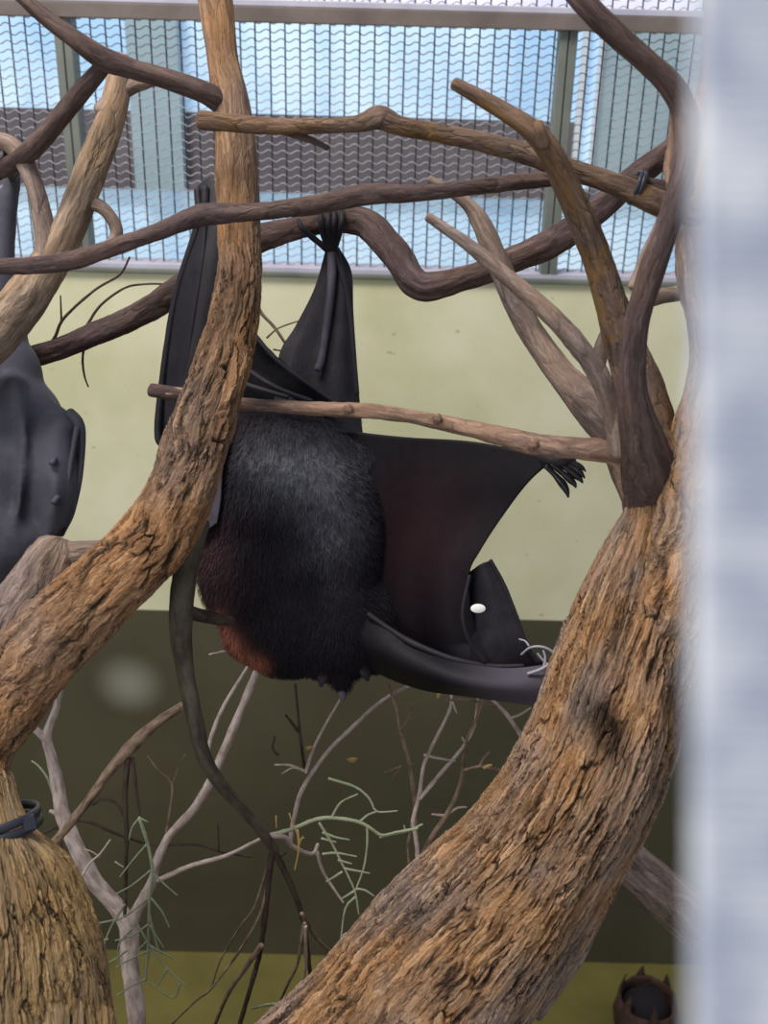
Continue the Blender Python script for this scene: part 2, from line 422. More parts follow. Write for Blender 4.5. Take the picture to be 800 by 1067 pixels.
# right tree
ta = thing('tree', 'big leaning golden-barked tree that forks into many branches on the right', 'tree', Vector(rows([(330, 1160, 1.27, 110)])[0][:3]))
tube('trunk', to_floor([(240, 1290, 1.33, 112, 1), (305, 1190, 1.30, 108, 1), (395, 1095, 1.28, 101, 1), (480, 992, 1.26, 95, 1), (565, 886, 1.24, 78, 1), (622, 790, 1.22, 74, 1), (651, 703, 1.21, 72, 1),
      (680, 610, 1.20, 64, .8), (695, 545, 1.19, 51, .55), (689, 490, 1.185, 34, .35), (684, 455, 1.19, 24, .4)], .12), M['bark_gold'], ta, step=.0028, lump=.07, dmax=1.22,
     stains=[(634, 770, 15, 24, 1.6), (622, 748, 9, 15, 1.2), (700, 610, 22, 18, .7), (705, 735, 16, 34, .6), (688, 505, 34, 48, .95), (668, 590, 6, 22, .5)])
B = lambda px, m='bark_fork', **k: ptube('branch', px, M[m], ta, step=.0032, **k)
B([(690, 640, 1.17, 44, 1), (722, 540, 1.16, 44, .9), (738, 465, 1.16, 40, .8), (748, 400, 1.16, 32, .6), (745, 340, 1.16, 29, .5), (732, 290, 1.16, 28, .4), (730, 225, 1.16, 24, .4), (738, 150, 1.16, 20, .4), (745, 60, 1.16, 17, .4), (750, -30, 1.16, 15, .4)], 'bark_gold')
B([(694, 640, 1.235, 22, .6), (690, 575, 1.215, 33, .6), (680, 510, 1.178, 32, .5), (665, 445, 1.125, 21, .4), (659, 395, 1.10, 14.5, .3), (663, 340, 1.08, 13, .3), (677, 288, 1.07, 14, .3), (697, 232, 1.06, 13, .3), (713, 170, 1.05, 13, .3), (713, 118, 1.05, 13.5, .3), (690, 80, 1.04, 12, .3), (650, 44, 1.03, 12.5, .3), (613, 8, 1.02, 13, .3), (590, -25, 1.02, 13, .3), (540, -120, 1.01, 12, .3)], 'bark_dark')
B([(718, 125, 1.07, 11, .2), (706, 92, 1.075, 10, .2), (686, 70, 1.08, 9, .2), (655, 48, 1.08, 8, .2), (620, 15, 1.08, 7, .2), (590, -8, 1.08, 7, .2), (560, -30, 1.08, 7, .2)], 'bark_dark')
B([(694, 545, 1.20, 38, .8), (686, 480, 1.20, 30, .6), (670, 415, 1.19, 25, .5), (650, 358, 1.18, 20, .5), (635, 312, 1.17, 16.5, .5), (622, 270, 1.16, 15.5, .6), (607, 232, 1.14, 15, .5), (590, 193, 1.12, 14, .4), (571, 155, 1.10, 13, .4), (545, 129, 1.09, 11.5, .3), (508, 106, 1.09, 9, .3), (473, 87, 1.09, 7, .2)], 'bark_fork')
B([(566, 150, 1.09, 9, .2), (562, 135, 1.08, 7, .2), (561, 128, 1.08, 6, .2)], 'bark_fork')
B([(648, 468, 1.16, 16, .3), (638, 432, 1.14, 10.5, .3), (625, 394, 1.13, 11.5, .3), (600, 357, 1.12, 11.5, .3), (570, 325, 1.11, 10.5, .3), (530, 290, 1.11, 9, .3), (490, 257, 1.11, 7.5, .3), (446, 226, 1.11, 5.5, .3)], 'bark_grey')
B([(684, 535, 1.20, 30, .5), (662, 490, 1.20, 26, .4), (640, 450, 1.20, 23, .3), (610, 418, 1.20, 19, .4), (580, 384, 1.21, 15, .4), (551, 342, 1.22, 13.5, .4), (530, 300, 1.23, 13, .4), (514, 262, 1.24, 12, .4), (500, 231, 1.25, 10.5, .3), (484, 210, 1.25, 7, .3), (447, 186, 1.25, 4, .3)], 'bark_grey')
B([(612, 430, 1.215, 9, .3), (619, 395, 1.225, 9.5, .3), (632, 348, 1.24, 7.5, .3), (655, 322, 1.25, 7, .3), (683, 310, 1.26, 8.5, .3), (725, 303, 1.27, 8.5, .3), (780, 298, 1.27, 8.5, .3)], 'bark_grey')
per = ptube('perch_branch', [(672, 512, 1.19, 24, .3), (655, 482, 1.19, 20, .3), (636, 470, 1.19, 14, .3), (600, 467, 1.20, 11.5, .3), (558, 463, 1.215, 11.5, .3), (500, 449, 1.235, 9.5, .3), (458, 440, 1.25, 8, .3), (410, 431, 1.26, 8, .3), (360, 427, 1.27, 8, .3),
      (300, 424, 1.28, 7, .3), (245, 420, 1.29, 7, .3), (200, 413, 1.30, 7.5, .3), (160, 407, 1.31, 6.5, .3)], M['bark_perch'], ta, step=.003, lump=.1)
tip = ptube('weathered_tip', [(212, 415, 1.30, 7.8, .3), (200, 413, 1.30, 8.2, .3), (180, 410, 1.305, 8.0, .3), (158, 406.5, 1.31, 7.4, .3)], M['bark_dark'], None, step=.003, lump=.1); adopt(tip, per); tip['label'] = 'dark grey weathered tip'
for (x, y, d, r) in ((555, 461, 1.205, 8), (362, 424, 1.262, 7), (455, 434, 1.24, 7)):
    kn = tube('knot', rows([(x, y + 3, d + .004, r * .9, .3), (x + 1, y + 1, d - .006, r * .7, .3)]), M['bark_perch'], None, step=.0015, sides=14, lump=.12); adopt(kn, per)
B([(705, 240, 1.12, 6, .2), (700, 200, 1.12, 6, .2), (697, 180, 1.12, 6, .2), (700, 150, 1.12, 5, .2), (702, 118, 1.12, 4, .2)], 'bark_perch', lump=.3)
B([(660, 300, 1.10, 7, .2), (672, 268, 1.10, 7, .2), (684, 240, 1.10, 6, .2), (690, 225, 1.10, 5, .2)], 'bark_grey')
# left tree
tb = thing('tree', 'golden-brown tree trunk curving up in front of the two bats on the left', 'tree', Vector(rows([(-10, 1120, 1.16, 110)])[0][:3]))
ptube('trunk', [(-14, 850, 1.17, 30, .9), (-19, 800, 1.18, 27, .9), (-12, 762, 1.19, 36, 1), (18, 710, 1.20, 42, 1), (60, 658, 1.20, 41, 1), (110, 612, 1.20, 38, 1), (160, 562, 1.21, 36, 1), (190, 506, 1.21, 33, 1), (207, 452, 1.21, 31, 1),
      (224, 400, 1.21, 28, 1), (240, 350, 1.22, 25, .9), (248, 300, 1.22, 23, .8), (249, 250, 1.22, 22, .6), (248, 200, 1.22, 22, .45), (246, 150, 1.22, 22, .35), (239, 100, 1.22, 20, .3), (232, 60, 1.22, 17.5, .25), (226, 10, 1.22, 19, .25), (220, -40, 1.22, 20, .25), (212, -150, 1.22, 21, .25), (205, -300, 1.22, 22, .25)], M['bark_left'], tb, step=.0026)
tbase = tube('trunk_base', to_floor([(-5, 1180, 1.17, 128, 1), (-5, 1060, 1.16, 119, 1), (-7, 991, 1.155, 108, 1), (-10, 925, 1.155, 87, 1), (-12, 886, 1.16, 62, .8), (-12, 862, 1.165, 44, .35), (-13, 840, 1.17, 33, .5), (-15, 815, 1.175, 25, 1)], -.12), M['bark_base'], tb, step=.003)
ptube('broken_limb', [(-10, 700, 1.27, 42, .8), (18, 652, 1.26, 40, .8), (42, 612, 1.255, 35, .7), (56, 583, 1.25, 29, .6), (60, 573, 1.25, 25, .5)], M['bark_grey'], tb, step=.003)
ptube('broken_limb', [(62, 583, 1.25, 20, .6), (90, 577, 1.25, 14, .6), (125, 573, 1.25, 12, .6), (165, 562, 1.25, 10, .5)], M['bark_grey'], tb, step=.003)
ptube('branch', [(250, 124, 1.235, 12, .2), (232, 108, 1.215, 13, .2), (212, 96, 1.20, 12, .2), (176, 83, 1.19, 11, .2), (142, 73, 1.18, 10.5, .2), (110, 62, 1.17, 12, .2), (84, 45, 1.16, 10.5, .2), (50, 20, 1.16, 9, .2), (15, -10, 1.16, 8, .2)], M['bark_dark'], tb, step=.003)
ptube('branch', [(108, 68, 1.175, 9, .2), (86, 94, 1.19, 10.5, .2), (60, 125, 1.21, 10.5, .2), (34, 155, 1.24, 11, .2), (5, 174, 1.28, 10, .2), (-30, 190, 1.33, 10, .2)], M['bark_dark'], tb, step=.003)
hb = ptube('hanging_branch', [(202, 545, 1.23, 16, .2), (193, 595, 1.24, 12.5, .2), (188, 650, 1.25, 12, .2), (193, 700, 1.26, 9.5, .2), (202, 745, 1.27, 9, .2), (211, 785, 1.29, 8, .2), (226, 812, 1.31, 7, .2), (250, 840, 1.34, 6, .2), (272, 866, 1.37, 5.5, .2), (286, 886, 1.39, 5, .2)], M['hang_wood'], tb, step=.004, sides=20)
hb['label'] = 'thin dark hanging branch'
sb_ = ptube('side_stub', [(190, 636, 1.25, 8), (212, 642, 1.28, 7), (240, 648, 1.32, 6)], M['twig_dark'], None, step=.004, sides=12); adopt(sb_, hb)
# left limb with a pale top
tc = thing('forked_limb', 'pale brown forked limb with a broken blunt top behind the dark branch at upper left', 'branch', P(0, 345, 1.3))
ptube('limb', [(-60, 400, 1.32, 28, .5), (-20, 362, 1.31, 26, .5), (15, 325, 1.30, 24, .5), (45, 285, 1.29, 21, .4), (68, 245, 1.28, 18.5, .4), (85, 205, 1.28, 17, .5), (100, 165, 1.28, 16, .6), (113, 130, 1.28, 15, .4), (122, 95, 1.28, 14, .3), (127, 62, 1.28, 11.5, .2)], M['bark_limb'], tc, step=.003)
for px in ([(108, 118, 1.28, 12, .3), (125, 97, 1.28, 10, .3), (145, 87, 1.28, 8, .3), (172, 84, 1.27, 6, .3), (205, 95, 1.26, 5, .3)],
           [(-25, 150, 1.27, 9, .2), (5, 148, 1.26, 10, .2), (25, 168, 1.26, 10.5, .2), (38, 200, 1.26, 10, .3), (46, 238, 1.27, 11, .3), (50, 275, 1.28, 12, .3)],
           [(88, 212, 1.28, 9, .2), (104, 215, 1.28, 7.5, .2), (118, 230, 1.28, 7.5, .2), (121, 246, 1.28, 7, .2), (110, 258, 1.28, 6, .2), (92, 268, 1.28, 6, .2)]):
    ptube('side_branch', px, M['bark_grey'], tc, step=.003)
# separate perching branches strung across
def lone(name, label, px, m, cat='branch', **k):
    o = ptube(name, px, M[m], None, step=.003, **k); rebase(o, P(*px[0][:3])); return tag(o, label, cat)
lone('perching_branch', 'long dark horizontal branch crossing in front of the left trunk at bat feet height',
     [(-260, 300, 1.16, 8), (-140, 285, 1.15, 8), (-60, 279, 1.14, 8), (-20, 278, 1.14, 8.5), (30, 277, 1.14, 9), (72, 272, 1.14, 10), (112, 260, 1.14, 9), (160, 243, 1.14, 9), (213, 224, 1.14, 11.5), (270, 221, 1.14, 9.5), (330, 213, 1.14, 10), (382, 203, 1.14, 11), (440, 201, 1.14, 8.5), (500, 194, 1.15, 8), (560, 188, 1.155, 8), (620, 186, 1.16, 7), (700, 196, 1.15, 8), (745, 199, 1.15, 8)], 'bark_dark')
fo = lone('perching_branch', 'brown branch with a blunt left end, highest of the crossing branches',
     [(209, 125, 1.16, 9.5), (250, 129, 1.16, 9), (300, 132, 1.16, 8.5), (340, 131, 1.16, 8), (372, 129, 1.16, 9), (396, 123, 1.16, 12.5), (418, 131, 1.16, 10), (480, 143, 1.16, 10), (540, 158, 1.16, 11), (590, 175, 1.16, 11), (640, 192, 1.15, 11.5), (690, 212, 1.145, 14), (730, 224, 1.14, 14)], 'bark_fork')
s_ = ptube('side_twig', [(285, 134, 1.165, 4), (315, 143, 1.17, 4), (341, 154, 1.18, 3.6)], M['bark_dark'], None, step=.003, sides=12); s_.parent = fo; s_.location = -fo.location
hang = lone('roosting_branch', 'thick dark crooked branch the black bat hangs from',
     [(-260, 430, 1.50, 12), (-160, 410, 1.49, 11), (-80, 398, 1.49, 11), (-20, 386, 1.49, 11), (38, 371, 1.49, 11), (80, 356, 1.49, 11.5), (130, 335, 1.49, 12.5), (170, 312, 1.485, 13.5), (200, 291, 1.475, 14), (235, 264, 1.45, 14), (272, 248, 1.425, 15), (308, 238, 1.40, 12), (345, 230, 1.40, 13), (380, 232, 1.39, 15), (410, 263, 1.38, 15.5), (437, 297, 1.37, 15), (480, 291, 1.36, 12.5), (530, 273, 1.34, 14), (580, 250, 1.32, 15), (620, 221, 1.30, 14), (660, 186, 1.28, 13), (697, 157, 1.26, 12), (760, 110, 1.24, 12)], 'bark_dark', lump=.1)
cutb = lone('log', 'dark grey cut log end slanting down behind the big trunk at lower right',
     [(600, 840, 1.50, 20, .5), (640, 885, 1.48, 23, .5), (690, 930, 1.45, 26, .5), (735, 968, 1.43, 27, .5), (800, 1020, 1.41, 27, .5)], 'bark_grey')
lone('stick', 'thin pale stick leaning below the cut log by the big trunk', [(655, 895, 1.47, 5), (640, 925, 1.46, 6), (620, 965, 1.45, 5), (600, 1005, 1.43, 5), (560, 1060, 1.40, 5)], 'bark_grey')
# ties
def ring_tie(name, x, y, d, rpx, wpx, axis_px, label, cat, turns=1):
    ct = P(x, y, d); a = (P(x + axis_px[0], y + axis_px[1], d) - ct).normalized(); root = thing(name, label, cat, ct)
    q = a.to_track_quat('Z', 'Y').to_matrix()
    R_, w_ = rpx * d / FPX, wpx * d / FPX
    for k in range(turns):
        V, F = [], []; n, prof = 56, [(-.5, -.12), (.5, -.12), (.5, .18), (.2, .30), (-.2, .30), (-.5, .18)]
        for i in range(n):
            g_ = 2 * math.pi * i / n
            for (h_, r_) in prof:
                rr = R_ + r_ * w_ + math.sin(g_ * 3 + k) * R_ * .01
                V.append(ct + q @ Vector((math.cos(g_) * rr, math.sin(g_) * rr, (h_ + (k - (turns - 1) / 2) * 1.15) * w_ + math.sin(g_ + k) * w_ * .15)))
        for i in range(n):
            for j in range(6):
                F.append((i * 6 + j, i * 6 + (j + 1) % 6, ((i + 1) % n) * 6 + (j + 1) % 6, ((i + 1) % n) * 6 + j))
        adopt(mesh_obj('strap', V, F, M['tie']), root)
    v, f = [], []; s = w_ * 1.1
    vs = [ct + q @ Vector((x_ * s + R_ * .7, y_ * s + R_ * .75, z_ * s)) for x_ in (-.6, .6) for y_ in (-.6, .6) for z_ in (-.7, .7)]
    o = mesh_obj('buckle', vs, [(0, 1, 3, 2), (4, 6, 7, 5), (0, 4, 5, 1), (2, 3, 7, 6), (0, 2, 6, 4), (1, 5, 7, 3)], M['tie'], smooth=False); adopt(o, root)
    return root
ring_tie('cable_tie', -13, 861, 1.165, 52, 9, (2, 10), 'black cable tie wrapped around the swollen trunk base at lower left', 'cable tie', 2)
ring_tie('wire_tie', 664, 196, 1.15, 17, 4, (10, 3), 'dark wire tie binding two crossing branches at upper right', 'wire tie', 2)
# ---------------------------------------------------------------- twigs
def tw(pts, d, m, name='side_shoot', parent=None, r=2.0, r2=None, dd=0.0):
    """a thin shoot through pixel points; r px tapers to r2; depth drifts by dd"""
    n = len(pts); r2 = r * .6 if r2 is None else r2; px = []
    for i, q in enumerate(pts):
        t = i / (n - 1); rr = q[2] if len(q) > 2 else r + (r2 - r) * t
        px.append((q[0], q[1], d + dd * t, rr, .2))
    o = ptube(name, px, M[m], None, step=.007, sides=8, lump=.12)
    if parent: adopt(o, parent)
    return o
def cluster(name, label, root_pts, d, m, shoots, r=3.0, cat='twig', dd=0.0, r2=None):
    """a stem (the thing itself) with its side shoots as parts"""
    o = tw(root_pts, d, m, name, None, r, r2, dd); rebase(o, P(root_pts[0][0], root_pts[0][1], d)); tag(o, label, cat)
    for s in shoots:
        pts, mm = s[0], (s[1] if len(s) > 1 and s[1] else m)
        rr = s[2] if len(s) > 2 else r * .6
        c_ = tw(pts, d + (s[3] if len(s) > 3 else 0), mm, 'side_shoot', None, rr)
        c_.parent = o; c_.location = -o.location
    return o
def Z(ox, oy, s, pts): return [(ox + p[0] / s, oy + p[1] / s) + tuple(p[2:]) for p in pts]
ZB = lambda *p: Z(100, 850, 4, p); ZC = lambda *p: Z(230, 680, 4, p); ZD = lambda *p: Z(250, 850, 4, p); ZE = lambda *p: Z(400, 700, 5, p)
D0 = 1.62
cluster('bare_branch', 'pale mauve-grey bare branch rising from below and forking left of centre',
    [(150, 1200, 12), (143, 1070, 10), (136, 1010, 9.5), (134, 968, 10), (122, 946, 9), (100, 920, 9), (80, 885, 9), (66, 850, 8), (59, 815, 7), (54, 790, 6), (49, 768, 5), (58, 738, 4), (65, 705, 4)], D0, 'twig_pale',
    [([(50, 772, 5), (40, 763, 4), (27, 752, 3.5)],), ([(60, 848), (52, 845)], None, 3),
     ([(134, 970, 7), (142, 950, 6), (158, 920, 5), (163, 900, 4.5), (175, 873, 4.5), (200, 845, 4.5), (215, 822, 4.5), (232, 785, 4.5), (250, 742, 4), (267, 700, 3.5)],),
     ([(220, 812), (216, 785), (230, 742), (258, 695)], None, 3), ([(163, 918), (200, 902), (235, 892), (272, 874)], None, 3)], cat='branch')
cluster('bare_branch', 'brown diagonal branch with a flaked bark patch, leaning against the pale branch',
    [(191, 735, 4.5), (165, 752, 5.5), (150, 765, 7), (135, 780, 7), (115, 802, 5.5), (95, 830, 5), (70, 862, 5), (48, 888, 5)], D0 - .06, 'twig_brown',
    [([(133, 790), (130, 830), (132, 870), (131, 900), (130, 955)], 'twig_dark', 3.2), ([(138, 790), (144, 840), (146, 853)], 'twig_dark', 2), ([(96, 838), (108, 832), (122, 838), (128, 850)], 'twig_dark', 1.8)], cat='branch')
cluster('twig', 'thin dark twig running level across the lower dark wall',
    [(40, 870), (82, 855), (125, 870), (160, 880), (205, 880), (232, 888), (262, 893)], D0 + .1, 'twig_dark', [([(228, 886), (227, 858)],), ([(60, 862), (68, 905), (60, 925)],)], r=1.8)
cluster('green_sprig', 'drooping grey-green needle-like sprig beside the pale forked branch',
    [(145, 852), (154, 880), (159, 910), (156, 932), (155, 960), (154, 987), (152, 1022)], D0 - .12, 'twig_green',
    [(ZB(*q),) for q in ([(180, 10), (150, 50), (138, 100)], [(180, 10), (215, 25)], [(210, 120), (150, 190), (100, 255)], [(225, 230), (150, 290), (85, 325)], [(235, 240), (290, 290), (338, 332)],
     [(230, 345), (275, 400), (305, 465)], [(215, 345), (150, 400), (80, 440)], [(215, 455), (150, 500), (80, 520)], [(225, 455), (250, 500), (282, 550)], [(215, 565), (160, 590), (85, 630)], [(120, 370), (60, 470), (30, 560), (25, 650)],
     [(100, 430), (0, 450)], [(160, 430), (230, 550), (300, 640), (382, 715)], [(230, 545), (340, 605)], [(295, 640), (260, 705)], [(350, 700), (320, 760), (215, 690)], [(210, 680), (150, 710), (85, 750)], [(50, 515), (0, 525)],
     [(215, 520), (175, 560)], [(225, 560), (205, 650)], [(130, 560), (90, 590), (40, 620)], [(60, 790), (85, 815)], [(150, 470), (95, 540), (95, 620)], [(220, 400), (260, 560), (280, 570)])], r=2.0)
for k, q in enumerate(([(0, 165), (20, 180), (60, 100)], )): pass
# twigs below the hanging branch: sub-parts of it
def sub(pts, m, r, d=1.39, dd=.1):
    o = tw(pts, d, m, 'twig', None, r, None, dd); adopt(o, hb); return o
sub([(284, 884), (280, 912), (277, 945), (272, 985), (265, 1015), (250, 1067), (240, 1110)], 'twig_dark', 3.6)
sub([(284, 884), (300, 915), (315, 955), (320, 990), (323, 1014)], 'twig_dark', 3.8)
sub([(272, 985), (255, 1010), (238, 1035), (222, 1072)], 'twig_brown', 3)
sub([(283, 886), (279, 912), (272, 950), (250, 990), (220, 1030), (205, 1042), (178, 1068)], 'twig_brown', 1.8)
sub([(283, 886), (278, 905), (265, 945), (250, 966), (230, 1000), (220, 1030)], 'twig_brown', 1.6)
sub([(314, 952), (330, 978), (346, 993)], 'twig_brown', 2.4)
sub([(317, 962), (310, 1003), (300, 1025), (291, 1045)], 'twig_brown', 2.2)
sub([(291, 1046), (278, 1047), (262, 1051)], 'twig_green', 1.8)
sub([(318, 965), (318, 1010), (312, 1035)], 'twig_pale', 2.2)
sub([(272, 872), (295, 872), (305, 882), (325, 890), (331, 880)], 'twig_pale', 3.2)
sub([(284, 882), (290, 892), (298, 888)], 'twig_dark', 2.5)
cluster('green_sprig', 'grey-green arching sprig with short side shoots in front of the dark wall, below the bat',
    ZC((190, 765), (300, 735), (420, 690), (560, 702), (620, 730), (670, 762), (730, 750), (820, 732)), 1.45, 'twig_green',
    [(ZC(*q),) for q in ([(460, 690), (500, 625), (570, 590)], [(450, 525), (560, 560), (620, 610), (650, 662), (735, 660)], [(580, 705), (615, 675), (655, 662)])] +
    [(ZD(*q),) for q in ([(330, 30), (380, 110), (420, 190), (450, 250), (480, 320), (495, 410)], [(345, 70), (400, 90), (455, 100)], [(340, 95), (400, 110)], [(345, 160), (400, 155), (485, 170)], [(410, 185), (465, 200)],
      [(435, 220), (540, 240)], [(425, 235), (360, 275)], [(530, 40), (530, 120), (515, 220), (480, 315)], [(485, 305), (520, 310), (558, 335)], [(475, 315), (425, 345)], [(480, 340), (440, 385), (420, 515)])] +
    [(ZD((320, 150), (350, 240), (430, 362)), 'twig_pale', 2.0, .05)], r=2.4)
cluster('dry_shoot', 'small tuft of yellow-brown dry shoots hanging under the pale sprig', ZD((240, 60), (245, 120), (240, 170), (228, 225)), 1.44, 'leaf_gold',
    [(ZD(*q),) for q in ([(243, 100), (268, 92)], [(240, 80), (225, 40)], [(242, 130), (262, 85)], [(150, 0), (152, 50)], [(205, -10), (225, 50)])], r=1.3)
cluster('bare_twig', 'pale arching twig rising up to the bat from the green sprig',
    ZC((290, 790), (305, 690), (340, 570), (440, 420), (560, 300), (640, 225), (720, 170), (810, 128)), 1.55, 'twig_pale',
    [(ZC((355, 500), (375, 430), (420, 330), (500, 190)), None, 2), (ZC((352, 500), (335, 380), (310, 130)), 'twig_dark', 2.2, .06), (ZC((350, 495), (290, 470), (225, 468)), None, 1.6), (ZC((345, 490), (300, 480), (255, 505)), None, 1.3),
     (ZC((325, 330), (270, 260)), 'twig_dark', 2, .06), (ZC((240, 425), (215, 400), (225, 350)), 'twig_dark', 1.8, .06)], r=2.6)
cluster('bare_twig', 'group of thin upright pale twigs standing between the bat and the big trunk',
    ZE((130, 1450), (155, 1200), (175, 990), (165, 860), (150, 780), (185, 640), (200, 520), (225, 440), (270, 350), (320, 250), (348, 180), (350, 105)), 1.50, 'twig_pale',
    [(ZE((180, 1000), (250, 860), (320, 755), (370, 660), (405, 560), (415, 450), (430, 360), (470, 270), (510, 150)), 'twig_brown', 3), (ZE((190, 660), (270, 560), (360, 455), (420, 380), (470, 280), (490, 135)), None, 2.4),
     (ZE((165, 860), (160, 680), (130, 480), (90, 320), (60, 180), (20, 50)), 'twig_brown', 2.6, .04), (ZE((88, 300), (130, 230), (150, 165)), 'twig_brown', 1.8, .04), (ZE((210, 435), (280, 450), (370, 465)), None, 1.8),
     (ZE((320, 750), (250, 742)), None, 1.6), (ZE((330, 745), (380, 710), (430, 705)), None, 1.6), (ZE((355, 160), (380, 215)), None, 1.6), (ZE((420, 365), (405, 340)), None, 1.4),
     (ZE((150, 780), (125, 900), (130, 1000)), 'twig_brown', 1.8), (ZE((130, 485), (155, 478)), 'twig_brown', 1.6, .04), (ZE((75, 500), (0, 525)), 'twig_brown', 1.5, .04), (ZE((90, 490), (40, 560)), 'twig_brown', 1.4, .04)], r=2.6)
cluster('bare_twig', 'short pale twig between the bat arm and the big trunk', ZE((760, 400), (720, 340), (680, 280), (640, 225), (600, 180), (565, 148)), 1.42, 'twig_pale', [(ZE((662, 242), (710, 222), (765, 188)), None, 1.6), (ZE((600, 180), (540, 165), (400, 145), (320, 150)), 'twig_brown', 1.6)], r=2.8)
cluster('bare_twig', 'orange-brown twig with an upturned tip touching the left side of the big trunk', ZE((700, 530), (640, 520), (560, 505), (500, 493), (420, 512)), 1.40, 'twig_brown', [(ZE((500, 493), (520, 450), (548, 420)), None, 1.8), (ZE((520, 500), (560, 485)), 'leaf_gold', 2.2)], r=2.6)
cluster('bare_twig', 'short green-tipped twig lying against the upright pale twigs', ZE((-20, 860), (60, 842), (130, 828), (200, 795)), 1.47, 'twig_green', [(ZE((110, 830), (105, 800)), None, 1.4)], r=2.0)
cluster('thin_twig', 'pair of fine dark twigs curving over the pale wall at upper left',
    [(50, 362), (58, 350), (64, 335), (80, 318), (102, 300), (125, 286), (135, 268)], 1.5, 'twig_dark', [([(64, 334), (63, 308)], None, 1.3), ([(88, 360), (86, 375), (88, 392), (92, 403)], None, 1.5), ([(90, 340), (105, 318), (130, 300), (152, 296), (178, 296)], None, 1.6)], r=1.9)
cluster('thin_twig', 'olive twig slanting between the left trunk and the bat leg', [(262, 252), (262, 290), (270, 322), (285, 340), (300, 362)], 1.455, 'twig_brown', [([(278, 352), (290, 342), (312, 334)], None, 1.2), ([(285, 364), (296, 366)], None, 1.2)], r=2.4)
cluster('thin_twig', 'faint pale forked twig in front of the dark wall right of the diagonal branch', [(171, 880), (176, 850), (179, 818), (165, 803), (154, 788)], D0, 'twig_brown', [([(179, 818), (186, 800), (193, 786)],)], r=1.4)
cluster('thin_twig', 'small curled twig with a white tip beside the left trunk', [(58, 835), (50, 812), (40, 798), (33, 793)], 1.64, 'twig_green', [], r=1.4)
cluster('thin_twig', 'short pale twig poking from under the rust-coloured fur', [(250, 672), (240, 677), (218, 682)], 1.47, 'twig_pale', [], r=1.6)
cluster('thin_twig', 'fine branching twig low beside the trunk base', [(62, 960), (90, 905), (104, 890), (115, 875)], 1.58, 'twig_pale', [([(88, 885), (95, 887), (104, 893)],), ([(120, 898), (131, 905)],)], r=1.4)
# dry leaves
def leaf(x, y, d, s, ang, label):
    V, F = [], []; n = 7
    for i in range(n):
        t = i / (n - 1); wv = math.sin(math.pi * min(1, t * 1.02)) ** .8 * .28
        for sgn in (-1, 0, 1):
            V.append(Vector((t - .5, sgn * wv, .10 * abs(sgn) + .12 * math.sin(t * 3))) * s)
    for i in range(n - 1):
        for j in range(2): F.append((i * 3 + j, i * 3 + j + 1, (i + 1) * 3 + j + 1, (i + 1) * 3 + j))
    rot = R3 @ Matrix.Rotation(ang, 3, 'Z') @ Matrix.Rotation(.5, 3, 'X')
    V = [rot @ v for v in V]
    o = mesh_obj('dry_leaf', V, F, M['leaf_gold'], None, {'bark': ('FLOAT_VECTOR', V)}); o.location = P(x, y, d)
    m = o.modifiers.new('s', 'SOLIDIFY'); m.thickness = .0006
    return tag(o, label, 'leaf', 'dry leaves caught on the twigs')
leaf(367, 790, 1.57, .018, .1, 'yellow dry leaf caught in twigs under the bat snout')
leaf(322, 778, 1.57, .012, .2, 'tan dry leaf on the twig left of the arching pale twig')
leaf(456, 723, 1.49, .013, 1.4, 'yellow dry leaf tucked under the grey wing arm')
# ---------------------------------------------------------------- bats
def blob_mesh(balls, bones, voxel, smooth_iter=6):
    """one closed skin around balls (pos, radii) and bones (two-radius capsules)"""
    bm = bmesh.new()
    for (p, rad) in balls:
        mt = Matrix.Translation(p) @ R3.to_4x4() @ Matrix.Diagonal((rad[0], rad[1], rad[2], 1))
        bmesh.ops.create_icosphere(bm, subdivisions=4, radius=1, matrix=mt)
    for rw in bones:
        v, f, _, _ = tube_data(rw, .006, 20, 0.0)
        vs = [bm.verts.new(tuple(q)) for q in v]
        for fc in f:
            try: bm.faces.new([vs[i] for i in fc])
            except ValueError: pass
    bmesh.ops.recalc_face_normals(bm, faces=bm.faces)
    me = bpy.data.meshes.new('tmp'); bm.to_mesh(me); bm.free()
    o = bpy.data.objects.new('tmp', me); COL.objects.link(o)
    m = o.modifiers.new('r', 'REMESH'); m.mode = 'VOXEL'; m.voxel_size = voxel; m.use_smooth_shade = True
    s = o.modifiers.new('s', 'SMOOTH'); s.iterations = smooth_iter; s.factor = .6
    dg = bpy.context.evaluated_depsgraph_get(); ev = o.evaluated_get(dg)
    me2 = bpy.data.meshes.new_from_object(ev); bpy.data.objects.remove(o)
    return me2
def ball(x, y, d, rx, ry=None, rz=None):
    ry = rx if ry is None else ry; rz = rx if rz is None else rz
    return (P(x, y, d), (rx * d / FPX, ry * d / FPX, rz * d / FPX))
def finish(me, name, mat, parent, tint=None):
    me.name = name; me.materials.clear(); me.materials.append(mat)
    me.polygons.foreach_set('use_smooth', [True] * len(me.polygons))
    if tint:
        a = me.attributes.new('tint', 'FLOAT_COLOR', 'POINT')
        a.data.foreach_set('color', np.array([tint(*to_px(v.co)) for v in me.vertices], dtype=np.float32).ravel())
    o = bpy.data.objects.new(name, me); COL.objects.link(o)
    if parent: adopt(o, parent)
    return o
def G(x, y, cx, cy, sx, sy): return math.exp(-((x - cx) / sx) ** 2 - ((y - cy) / sy) ** 2)
def segd(x, y, ax, ay, bx, by):
    t = max(0, min(1, ((x - ax) * (bx - ax) + (y - ay) * (by - ay)) / ((bx - ax) ** 2 + (by - ay) ** 2)))
    return math.hypot(x - ax - t * (bx - ax), y - ay - t * (by - ay))
